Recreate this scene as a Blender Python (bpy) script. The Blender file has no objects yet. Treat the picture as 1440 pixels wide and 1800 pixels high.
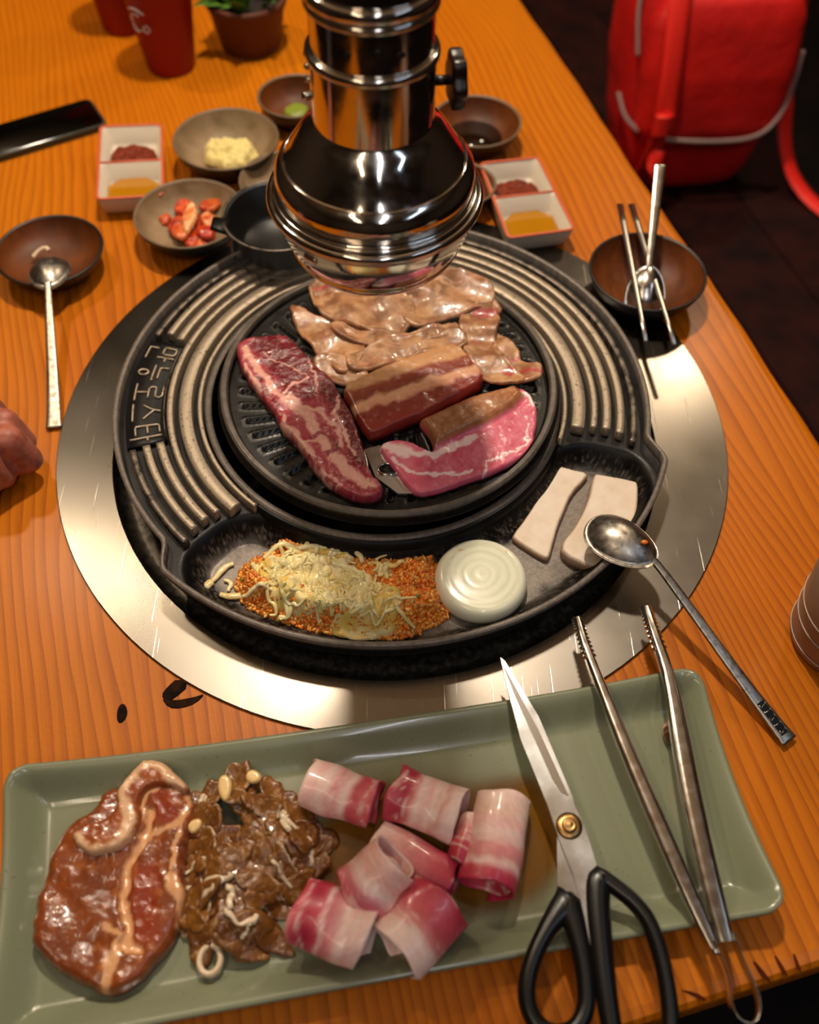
import bpy, math, random
import numpy as np
from mathutils import Vector, Matrix
random.seed(7); rng = np.random.default_rng(7)
TZ = 0.75                      # table height above the floor
S = 0.28                       # radius of the steel ring round the grill (m)
# ------------------------------------------------------------------ camera
F_PX = 1700.0
CAM = np.array([0.0, -1.91358 * S, 2.2459 * S])      # relative to the centre of the ring, on the table top
PITCH, ROLL, YAW = 0.954781, 0.023394, 0.027867
TH = -0.265642                 # direction of the table's length
def _axes():
    p, r, y = PITCH, ROLL, YAW
    f = np.array([math.sin(y) * math.cos(p), math.cos(y) * math.cos(p), -math.sin(p)])
    a = np.array([math.cos(y), -math.sin(y), 0.0]); b = np.cross(a, f)
    return math.cos(r) * a + math.sin(r) * b, -math.sin(r) * a + math.cos(r) * b, f
AX, AY, AF = _axes()
def at(x, y, z=0.0):
    """photo pixel -> point at height z above the table top (world)"""
    d = (x - 720) / F_PX * AX - (y - 900) / F_PX * AY + AF
    t = (z - CAM[2]) / d[2]
    p = CAM + t * d
    return np.array([p[0], p[1], z + TZ])
def ats(pts, z=0.0): return np.array([at(a, b, z) for a, b in pts])
def px(x, y, z):
    """world x, y and height above the table -> photo pixel (arrays)"""
    d = np.stack([x - CAM[0], y - CAM[1], z - CAM[2] + 0 * x], -1)
    w = d @ AF
    return 720 + F_PX * (d @ AX) / w, 900 - F_PX * (d @ AY) / w
sc = bpy.context.scene
cd = bpy.data.cameras.new('camera'); cam = bpy.data.objects.new('camera', cd)
sc.collection.objects.link(cam); sc.camera = cam
cam.matrix_world = Matrix(((AX[0], AY[0], -AF[0], CAM[0]), (AX[1], AY[1], -AF[1], CAM[1]), (AX[2], AY[2], -AF[2], CAM[2] + TZ), (0, 0, 0, 1)))
cd.sensor_fit = 'HORIZONTAL'; cd.sensor_width = 36; cd.lens = F_PX / 1440 * 36
cd.clip_start = 0.01; cd.clip_end = 30
cd.dof.use_dof = True; cd.dof.focus_distance = 0.70; cd.dof.aperture_fstop = 4.6
# ------------------------------------------------------------------ world, lamps, exposure
w = bpy.data.worlds.new('restaurant_dark'); sc.world = w; w.use_nodes = True
w.node_tree.nodes['Background'].inputs[0].default_value = (1.0, 0.62, 0.36, 1); w.node_tree.nodes['Background'].inputs[1].default_value = 0.0      # closed room: no sky
def lamp(name, x, y, z, watts, col, size, length=None):
    l = bpy.data.lights.new(name, 'AREA'); l.shape = 'RECTANGLE' if length else 'DISK'; l.size = size; l.energy = watts; l.color = col
    if length: l.size_y = length
    o = bpy.data.objects.new(name, l); sc.collection.objects.link(o); o.location = (x, y, TZ + z)
    return o
def bulb(name, x, y, z, watts, col, r):
    l = bpy.data.lights.new(name, 'POINT'); l.shadow_soft_size = r; l.energy = watts; l.color = col
    o = bpy.data.objects.new(name, l); sc.collection.objects.link(o); o.location = (x, y, TZ + z)
    return o
WARM = (1.0, 0.80, 0.56)
# the three bulbs are the ones mirrored in the steel ring; the three tubes are the streaks mirrored in the hood's bell
bulb('ceiling_lamp_offscreen', -0.04, 0.43, 1.30, 52, (1.0, 0.86, 0.68), 0.042)
bulb('ceiling_lamp_offscreen', -0.76, 0.66, 1.30, 19, WARM, 0.045)
bulb('ceiling_lamp_offscreen', 0.80, 1.35, 1.30, 20, WARM, 0.045)
lamp('ceiling_tube_offscreen', -0.55, -1.15, 1.62, 5, WARM, 0.04, 1.2)
lamp('ceiling_tube_offscreen', 0.25, -1.35, 1.62, 4, (0.95, 0.95, 1.0), 0.04, 1.2)
lamp('ceiling_tube_offscreen', 1.15, -0.75, 1.62, 3, (0.62, 0.78, 1.0), 0.04, 1.2)
vs = sc.view_settings
vs.view_transform = 'Standard'; vs.look = 'None'; vs.gamma = 1.0; vs.use_curve_mapping = False; vs.exposure = 0.15
# ------------------------------------------------------------------ helpers
def lin(h):
    h = h.lstrip('#'); c = np.array([int(h[i:i + 2], 16) / 255 for i in (0, 2, 4)])
    return np.where(c <= 0.04045, c / 12.92, ((c + 0.055) / 1.055) ** 2.4)
def rgba(c):
    c = lin(c) if isinstance(c, str) else c
    return (float(c[0]), float(c[1]), float(c[2]), 1.0)
def obj(name, V, F, mat, parent=None, smooth=True, col=None, origin=None):
    """V in world coordinates; the object's origin sits at the middle of its base"""
    V = np.asarray(V, float).reshape(-1, 3)
    if parent is not None: o0 = np.array(parent['o0'])
    elif origin is not None: o0 = np.array(origin, float)
    else:
        lo, hi = V.min(0), V.max(0); o0 = np.array([(lo[0] + hi[0]) / 2, (lo[1] + hi[1]) / 2, lo[2]])
    me = bpy.data.meshes.new(name)
    me.from_pydata((V - o0).tolist(), [], [list(map(int, f)) for f in F])
    me.validate(); me.update()
    if smooth: me.polygons.foreach_set('use_smooth', [True] * len(me.polygons))
    if col is not None and len(me.vertices) == len(V):
        a = me.color_attributes.new('Col', 'FLOAT_COLOR', 'POINT')
        c = np.ones((len(V), 4)); c[:, :3] = col
        a.data.foreach_set('color', c.ravel())
    if mat: me.materials.append(mat)
    o = bpy.data.objects.new(name, me); sc.collection.objects.link(o)
    o['o0'] = [float(v) for v in o0]
    if parent is not None: o.parent = parent
    else: o.location = o0
    return o
def thing(name, label, cat, loc, group=None):
    o = bpy.data.objects.new(name, None); sc.collection.objects.link(o)
    o.location = [float(v) for v in loc]; o['o0'] = [float(v) for v in loc]; o.empty_display_size = 0.02
    return tag(o, label, cat, group)
def tag(o, label, cat=None, group=None, kind=None):
    o['label'] = label
    if cat: o['category'] = cat
    if group: o['group'] = group
    if kind: o['kind'] = kind
    return o
def struct(o): o['kind'] = 'structure'; return o
def join(parts):
    VV, FF, n = [], [], 0
    for V, F in parts:
        V = np.asarray(V, float); VV.append(V); FF += [[i + n for i in f] for f in F]; n += len(V)
    return np.concatenate(VV), FF
def lathe(prof, c=(0, 0, 0), n=64, close=False):
    """profile [(r, z)] turned about the vertical through c"""
    t = np.arange(n) * 2 * math.pi / n; V = []; F = []
    for r, z in prof: V.append(np.stack([c[0] + r * np.cos(t), c[1] + r * np.sin(t), np.full(n, c[2] + z)], 1))
    m = len(prof)
    for i in range(m - 1 if not close else m):
        for j in range(n):
            k = (j + 1) % n; i2 = (i + 1) % m
            F.append([i * n + j, i * n + k, i2 * n + k, i2 * n + j])
    return np.concatenate(V), F
def box(c, s, rz=0.0):
    V = np.array([[x, y, z] for x in (-.5, .5) for y in (-.5, .5) for z in (-.5, .5)]) * np.array(s)
    ca, sa = math.cos(rz), math.sin(rz)
    V = np.stack([V[:, 0] * ca - V[:, 1] * sa, V[:, 0] * sa + V[:, 1] * ca, V[:, 2]], 1) + np.array(c)
    return V, [[0, 1, 3, 2], [4, 6, 7, 5], [0, 4, 5, 1], [2, 3, 7, 6], [0, 2, 6, 4], [1, 5, 7, 3]]
def resample(P, n, closed=False):
    P = np.asarray(P, float)
    if closed: P = np.concatenate([P, P[:1]])
    s = np.concatenate([[0], np.cumsum(np.linalg.norm(np.diff(P, axis=0), axis=1))])
    q = np.linspace(0, s[-1], n + 1)[:-1] if closed else np.linspace(0, s[-1], n)
    return np.stack([np.interp(q, s, P[:, k]) for k in range(P.shape[1])], 1)
def chaikin(P, k=2, closed=True):
    P = np.asarray(P, float)
    for _ in range(k):
        if closed: A, B = P, np.roll(P, -1, 0)
        else: A, B = P[:-1], P[1:]
        Q = np.empty((2 * len(A), P.shape[1])); Q[0::2] = .75 * A + .25 * B; Q[1::2] = .25 * A + .75 * B
        P = Q if closed else np.concatenate([P[:1], Q, P[-1:]])
    return P
def tube(P, ra, rb=None, n=10, closed=False, up=(0, 0, 1), power=1.0):
    """swept elliptical section: half-width ra (sideways), half-height rb (along up)"""
    P = np.asarray(P, float); N = len(P)
    ra = np.broadcast_to(np.asarray(ra, float), (N,)); rb = ra if rb is None else np.broadcast_to(np.asarray(rb, float), (N,))
    T = (np.roll(P, -1, 0) - np.roll(P, 1, 0)) if closed else np.gradient(P, axis=0)
    T /= np.linalg.norm(T, axis=1)[:, None] + 1e-12
    U = np.broadcast_to(np.asarray(up, float), (N, 3))
    Sd = np.cross(T, U); Sd /= np.linalg.norm(Sd, axis=1)[:, None] + 1e-9
    Nn = np.cross(Sd, T)
    t = np.arange(n) * 2 * math.pi / n + math.pi / n
    c, s = np.cos(t), np.sin(t)
    if power != 1.0: c, s = np.sign(c) * np.abs(c) ** power, np.sign(s) * np.abs(s) ** power
    V = (P[:, None] + ra[:, None, None] * c[None, :, None] * Sd[:, None] + rb[:, None, None] * s[None, :, None] * Nn[:, None]).reshape(-1, 3)
    F = []
    for i in range(N if closed else N - 1):
        i2 = (i + 1) % N
        for j in range(n): F.append([i * n + j, i * n + (j + 1) % n, i2 * n + (j + 1) % n, i2 * n + j])
    if not closed: F += [list(range(n))[::-1], [(N - 1) * n + j for j in range(n)]]
    return V, F
def hsh(i, j, s): 
    v = np.sin(i * 127.1 + j * 311.7 + s * 74.7) * 43758.5453
    return v - np.floor(v)
def vno(x, y, s=0):
    x = np.asarray(x, float); y = np.asarray(y, float)
    i, j = np.floor(x), np.floor(y); u, v = x - i, y - j
    u = u * u * (3 - 2 * u); v = v * v * (3 - 2 * v)
    return (hsh(i, j, s) * (1 - u) + hsh(i + 1, j, s) * u) * (1 - v) + (hsh(i, j + 1, s) * (1 - u) + hsh(i + 1, j + 1, s) * u) * v
def fbm(x, y, s=0, o=4):
    r, a = 0, .5
    for k in range(o): r = r + a * vno(x * 2 ** k, y * 2 ** k, s + k * 17); a *= .5
    return r
def sst(a, b, x):
    t = np.clip((x - a) / (b - a), 0, 1); return t * t * (3 - 2 * t)
def mixc(a, b, f):
    a = lin(a) if isinstance(a, str) else a; b = lin(b) if isinstance(b, str) else b
    return a + (b - a) * np.asarray(f)[..., None]
def pld(P, L, closed=False):
    """distance from points P to polyline L, with nearest points"""
    L = np.asarray(L, float)
    A = L if closed else L[:-1]; B = np.roll(L, -1, 0) if closed else L[1:]
    best = np.full(len(P), 1e9); near = np.zeros((len(P), 2))
    for a, b in zip(A, B):
        d = b - a; t = np.clip(((P - a) @ d) / (d @ d + 1e-15), 0, 1); q = a + t[:, None] * d
        e = np.linalg.norm(P - q, axis=1); m = e < best; best[m] = e[m]; near[m] = q[m]
    return best, near
def inside(P, L):
    r = np.zeros(len(P), bool); n = len(L)
    for i in range(n):
        a, b = L[i], L[(i + 1) % n]
        c = (a[1] > P[:, 1]) != (b[1] > P[:, 1])
        if abs(b[1] - a[1]) > 1e-15: r ^= c & (P[:, 0] < (b[0] - a[0]) * (P[:, 1] - a[1]) / (b[1] - a[1]) + a[0])
    return r
def jagged(L, amp, seed=1):
    L = resample(chaikin(L, 1), max(60, int(len(L) * 9)), True); s = np.arange(len(L)) * .9
    T = np.roll(L, -1, 0) - np.roll(L, 1, 0); N2 = np.stack([T[:, 1], -T[:, 0]], 1); N2 /= np.linalg.norm(N2, axis=1)[:, None] + 1e-9
    q = (fbm(L[:, 0] * 260, L[:, 1] * 260, seed, 2) - .40) * .6 + (fbm(L[:, 0] * 80, L[:, 1] * 80, seed + 5, 2) - .35) * 1.6
    return L + N2 * (q * amp)[:, None]
def slab(poly, base, thick, edge, res, hf=None, cf=None, start=.35, sm=2, jag=0.0, seed=1):
    """a thick piece with the given outline (world x, y), rounded at its edge; base: height or function(x, y)"""
    L = np.asarray(poly)[:, :2]
    if (np.roll(L, -1, 0)[:, 0] * L[:, 1] - L[:, 0] * np.roll(L, -1, 0)[:, 1]).sum() > 0: L = L[::-1]
    L = jagged(L, jag, seed) if jag else chaikin(L, sm)
    lo, hi = L.min(0) - res, L.max(0) + res
    nx, ny = int((hi[0] - lo[0]) / res) + 2, int((hi[1] - lo[1]) / res) + 2
    X, Y = np.meshgrid(lo[0] + np.arange(nx) * res, lo[1] + np.arange(ny) * res, indexing='ij')
    C = np.stack([(X[:-1, :-1] + res / 2).ravel(), (Y[:-1, :-1] + res / 2).ravel()], 1)
    keep = inside(C, L).reshape(nx - 1, ny - 1)
    use = np.zeros((nx, ny), int)
    for a in (0, 1):
        for b in (0, 1): use[a:nx - 1 + a, b:ny - 1 + b] += keep
    idx = -np.ones((nx, ny), int); m = use > 0; idx[m] = np.arange(m.sum())
    P = np.stack([X[m], Y[m]], 1); bd = use[m] < 4
    d, nr = pld(P, L, True)
    P[bd] = nr[bd]; d[bd] = 0
    zb = base(P[:, 0], P[:, 1]) if callable(base) else np.full(len(P), base)
    e = np.clip(d / edge, 0, 1); prof = start + (1 - start) * np.sqrt(np.clip(1 - (1 - e) ** 2, 0, 1))
    z = zb + thick * prof
    if hf is not None: z = z + hf(P[:, 0], P[:, 1], d)
    z = np.maximum(z, zb + 2e-4)
    n = len(P)
    V = np.concatenate([np.c_[P, z], np.c_[P, zb]]); F = []
    for i, j in zip(*np.nonzero(keep)):
        q = [idx[i, j], idx[i + 1, j], idx[i + 1, j + 1], idx[i, j + 1]]
        F.append(q); F.append([k + n for k in q[::-1]])
        for (di, dj), (a, b) in (((-1, 0), (3, 0)), ((1, 0), (1, 2)), ((0, -1), (0, 1)), ((0, 1), (2, 3))):
            ii, jj = i + di, j + dj
            if not (0 <= ii < nx - 1 and 0 <= jj < ny - 1) or not keep[ii, jj]:
                F.append([q[b], q[a], q[a] + n, q[b] + n])
    col = None
    if cf is not None:
        c = cf(P[:, 0], P[:, 1], d); col = np.concatenate([c, c])
    V[:, 2] += TZ
    return V, F, col
def rcorn(Q, r):
    out = []
    for i in range(4):
        a, b, p = Q[i], Q[(i + 1) % 4], Q[i - 1]; d0, d1 = (p - a) / np.linalg.norm(p - a), (b - a) / np.linalg.norm(b - a)
        for f in np.linspace(0, 1, 6): out.append((1 - f) ** 2 * (a + d0 * r) + 2 * f * (1 - f) * a + f * f * (a + d1 * r))
    return np.array(out)
def prism(L, z0, z1, b=.0006):
    n = len(L); c = L.mean(0); k = lambda s: c + (L - c) * s
    V = np.concatenate([np.c_[k(.996), np.full(n, z0)], np.c_[L, np.full(n, z0 + b)], np.c_[L, np.full(n, z1 - b)], np.c_[k(.996), np.full(n, z1)]]); V[:, 2] += TZ
    F = [[i * n + j, i * n + (j + 1) % n, (i + 1) * n + (j + 1) % n, (i + 1) * n + j] for i in range(3) for j in range(n)] + [list(range(n))[::-1], [3 * n + j for j in range(n)]]
    if (np.roll(L, -1, 0)[:, 0] * L[:, 1] - L[:, 0] * np.roll(L, -1, 0)[:, 1]).sum() > 0: F = [f[::-1] for f in F]
    return V, F
def rot(v, ax, a): return np.array(Matrix.Rotation(a, 3, Vector(ax)) @ Vector(v))
# ------------------------------------------------------------------ materials
def mat(name, color='#808080', rough=.5, metal=0.0, attr=False, spec=.5, sss=0.0, coat=0.0, bump=None, var=None, alpha=1.0, emit=None, aniso=None, trans=0.0, rvar=None, sssr=(1, .35, .2)):
    m = bpy.data.materials.new(name); m.use_nodes = True; nt = m.node_tree; N = nt.nodes; Lk = nt.links
    b = N['Principled BSDF']; I = b.inputs
    I['Base Color'].default_value = rgba(color); I['Roughness'].default_value = rough; I['Metallic'].default_value = metal
    I['Specular IOR Level'].default_value = spec
    if sss: I['Subsurface Weight'].default_value = sss; I['Subsurface Scale'].default_value = .006; I['Subsurface Radius'].default_value = sssr
    if coat: I['Coat Weight'].default_value = coat; I['Coat Roughness'].default_value = .08
    if alpha < 1: I['Alpha'].default_value = alpha
    if trans: I['Transmission Weight'].default_value = trans
    tc = N.new('ShaderNodeTexCoord')
    src = None
    if attr:
        a = N.new('ShaderNodeAttribute'); a.attribute_name = 'Col'; src = a.outputs['Color']
    if var:            # (scale, colour 2, low, high)
        nz = N.new('ShaderNodeTexNoise'); nz.inputs['Scale'].default_value = var[0]; nz.inputs['Detail'].default_value = 6
        Lk.new(tc.outputs['Object'], nz.inputs['Vector'])
        r = N.new('ShaderNodeMapRange'); r.inputs[1].default_value = var[2]; r.inputs[2].default_value = var[3]
        Lk.new(nz.outputs['Fac'], r.inputs[0])
        mx = N.new('ShaderNodeMix'); mx.data_type = 'RGBA'; Lk.new(r.outputs[0], mx.inputs['Factor'])
        if src: Lk.new(src, mx.inputs['A'])
        else: mx.inputs['A'].default_value = rgba(color)
        mx.inputs['B'].default_value = rgba(var[1]); src = mx.outputs['Result']
    if src: Lk.new(src, I['Base Color'])
    if rvar:
        nz = N.new('ShaderNodeTexNoise'); nz.inputs['Scale'].default_value = rvar[0]; nz.inputs['Detail'].default_value = 4
        Lk.new(tc.outputs['Object'], nz.inputs['Vector'])
        r = N.new('ShaderNodeMapRange'); r.inputs[1].default_value = .35; r.inputs[2].default_value = .65; r.inputs[3].default_value = rvar[1]; r.inputs[4].default_value = rvar[2]
        Lk.new(nz.outputs['Fac'], r.inputs[0]); Lk.new(r.outputs[0], I['Roughness'])
    if bump:           # (scale, strength, distance)
        nz = N.new('ShaderNodeTexNoise'); nz.inputs['Scale'].default_value = bump[0]; nz.inputs['Detail'].default_value = 5
        Lk.new(tc.outputs['Object'], nz.inputs['Vector'])
        bp = N.new('ShaderNodeBump'); bp.inputs['Strength'].default_value = bump[1]; bp.inputs['Distance'].default_value = bump[2]
        Lk.new(nz.outputs['Fac'], bp.inputs['Height']); Lk.new(bp.outputs[0], I['Normal'])
    if emit: I['Emission Color'].default_value = rgba(emit[0]); I['Emission Strength'].default_value = emit[1]
    if aniso:
        I['Anisotropic'].default_value = aniso[0]
        c = N.new('ShaderNodeCombineXYZ'); c.inputs[0].default_value, c.inputs[1].default_value = math.cos(aniso[1]), math.sin(aniso[1])
        Lk.new(c.outputs[0], I['Tangent'])
    return m
def juice_mat(name, color, a):
    m = mat(name, color, .1, coat=.4); nt = m.node_tree; at_ = nt.nodes.new('ShaderNodeAttribute'); at_.attribute_name = 'Col'
    q = nt.nodes.new('ShaderNodeMath'); q.operation = 'MULTIPLY'; q.inputs[1].default_value = a
    nt.links.new(at_.outputs['Fac'], q.inputs[0]); nt.links.new(q.outputs[0], nt.nodes['Principled BSDF'].inputs['Alpha']); return m
def wood_mat():
    m = bpy.data.materials.new('varnished_pine'); m.use_nodes = True; nt = m.node_tree; N = nt.nodes; Lk = nt.links
    b = N['Principled BSDF']; b.inputs['Roughness'].default_value = .42; b.inputs['Specular IOR Level'].default_value = .22; b.inputs['Coat Weight'].default_value = .08; b.inputs['Coat Roughness'].default_value = .22
    tc = N.new('ShaderNodeTexCoord')
    def mapped(sx, sy, sz):
        q = N.new('ShaderNodeMapping'); q.inputs['Scale'].default_value = (sx, sy, sz); Lk.new(tc.outputs['Object'], q.inputs[0]); return q.outputs[0]
    def noise(v, sc_, det=4):
        q = N.new('ShaderNodeTexNoise'); q.inputs['Scale'].default_value = sc_; q.inputs['Detail'].default_value = det; Lk.new(v, q.inputs['Vector']); return q.outputs['Fac']
    def math_(op, a, c):
        q = N.new('ShaderNodeMath'); q.operation = op
        for k, v in enumerate((a, c)):
            if isinstance(v, (int, float)): q.inputs[k].default_value = v
            else: Lk.new(v, q.inputs[k])
        return q.outputs[0]
    sx = N.new('ShaderNodeSeparateXYZ'); Lk.new(tc.outputs['Object'], sx.inputs[0])
    warp = noise(mapped(1, .22, 1), 5.0, 2)
    warp2 = noise(mapped(1, .12, 1), 30.0, 2)
    u = math_('ADD', math_('MULTIPLY', sx.outputs[0], 125.0), math_('ADD', math_('MULTIPLY', warp, 15.0), math_('MULTIPLY', warp2, 1.6)))
    ring = math_('FRACT', u, 0.0)
    saw = math_('POWER', ring, 2.2)
    fine = noise(mapped(1, .03, 1), 420.0, 3)
    big = noise(mapped(1, .3, 1), 3.0, 2)
    cr = N.new('ShaderNodeValToRGB'); e = cr.color_ramp.elements
    e[0].position = 0; e[0].color = rgba('#c67206'); e[1].position = 1; e[1].color = rgba('#823a03')
    Lk.new(math_('ADD', math_('MULTIPLY', saw, .62), math_('MULTIPLY', math_('SUBTRACT', fine, .5), .55)), cr.inputs[0])
    mx = N.new('ShaderNodeMix'); mx.data_type = 'RGBA'; mx.blend_type = 'MULTIPLY'
    r = N.new('ShaderNodeMapRange'); r.inputs[1].default_value = .35; r.inputs[2].default_value = .7; Lk.new(big, r.inputs[0]); Lk.new(r.outputs[0], mx.inputs['Factor'])
    Lk.new(cr.outputs[0], mx.inputs['A']); mx.inputs['B'].default_value = (.88, .72, .5, 1)
    Lk.new(mx.outputs['Result'], b.inputs['Base Color'])
    bp = N.new('ShaderNodeBump'); bp.inputs['Strength'].default_value = .12; bp.inputs['Distance'].default_value = .001
    Lk.new(math_('ADD', fine, noise(mapped(1, 1, 1), 260, 3)), bp.inputs['Height']); Lk.new(bp.outputs[0], b.inputs['Normal'])
    return m
def scratched_steel():
    m = mat('brushed_steel_plate', '#9c8f80', .3, 1.0, aniso=(.55, 0.1)); nt = m.node_tree; N = nt.nodes; Lk = nt.links; b = N['Principled BSDF']
    tc = N.new('ShaderNodeTexCoord'); hs = []
    for k, (ang, sx, sy) in enumerate(((0.5, 260, 7), (2.2, 320, 9), (1.2, 200, 5))):
        mp = N.new('ShaderNodeMapping'); mp.inputs['Rotation'].default_value[2] = ang; mp.inputs['Scale'].default_value = (sx, sy, 1); Lk.new(tc.outputs['Object'], mp.inputs[0])
        nz = N.new('ShaderNodeTexNoise'); nz.inputs['Scale'].default_value = 1.6; nz.inputs['Detail'].default_value = 1; Lk.new(mp.outputs[0], nz.inputs['Vector'])
        r = N.new('ShaderNodeMapRange'); r.inputs[1].default_value = .72; r.inputs[2].default_value = .8; Lk.new(nz.outputs['Fac'], r.inputs[0]); hs.append(r.outputs[0])
    a = N.new('ShaderNodeMath'); a.operation = 'MAXIMUM'; Lk.new(hs[0], a.inputs[0]); Lk.new(hs[1], a.inputs[1])
    a2 = N.new('ShaderNodeMath'); a2.operation = 'MAXIMUM'; Lk.new(a.outputs[0], a2.inputs[0]); Lk.new(hs[2], a2.inputs[1])
    mx = N.new('ShaderNodeMix'); mx.data_type = 'RGBA'; Lk.new(a2.outputs[0], mx.inputs['Factor']); mx.inputs['A'].default_value = rgba('#78726a'); mx.inputs['B'].default_value = rgba('#cfcac2')
    Lk.new(mx.outputs['Result'], b.inputs['Base Color'])
    nz = N.new('ShaderNodeTexNoise'); nz.inputs['Scale'].default_value = 9; nz.inputs['Detail'].default_value = 4; Lk.new(tc.outputs['Object'], nz.inputs['Vector'])
    r = N.new('ShaderNodeMapRange'); r.inputs[1].default_value = .35; r.inputs[2].default_value = .7; r.inputs[3].default_value = .24; r.inputs[4].default_value = .33; Lk.new(nz.outputs['Fac'], r.inputs[0])
    Lk.new(r.outputs[0], b.inputs['Roughness'])
    bp = N.new('ShaderNodeBump'); bp.inputs['Strength'].default_value = .3; bp.inputs['Distance'].default_value = .0004; bp.invert = True
    Lk.new(a2.outputs[0], bp.inputs['Height']); Lk.new(bp.outputs[0], b.inputs['Normal'])
    return m
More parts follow.
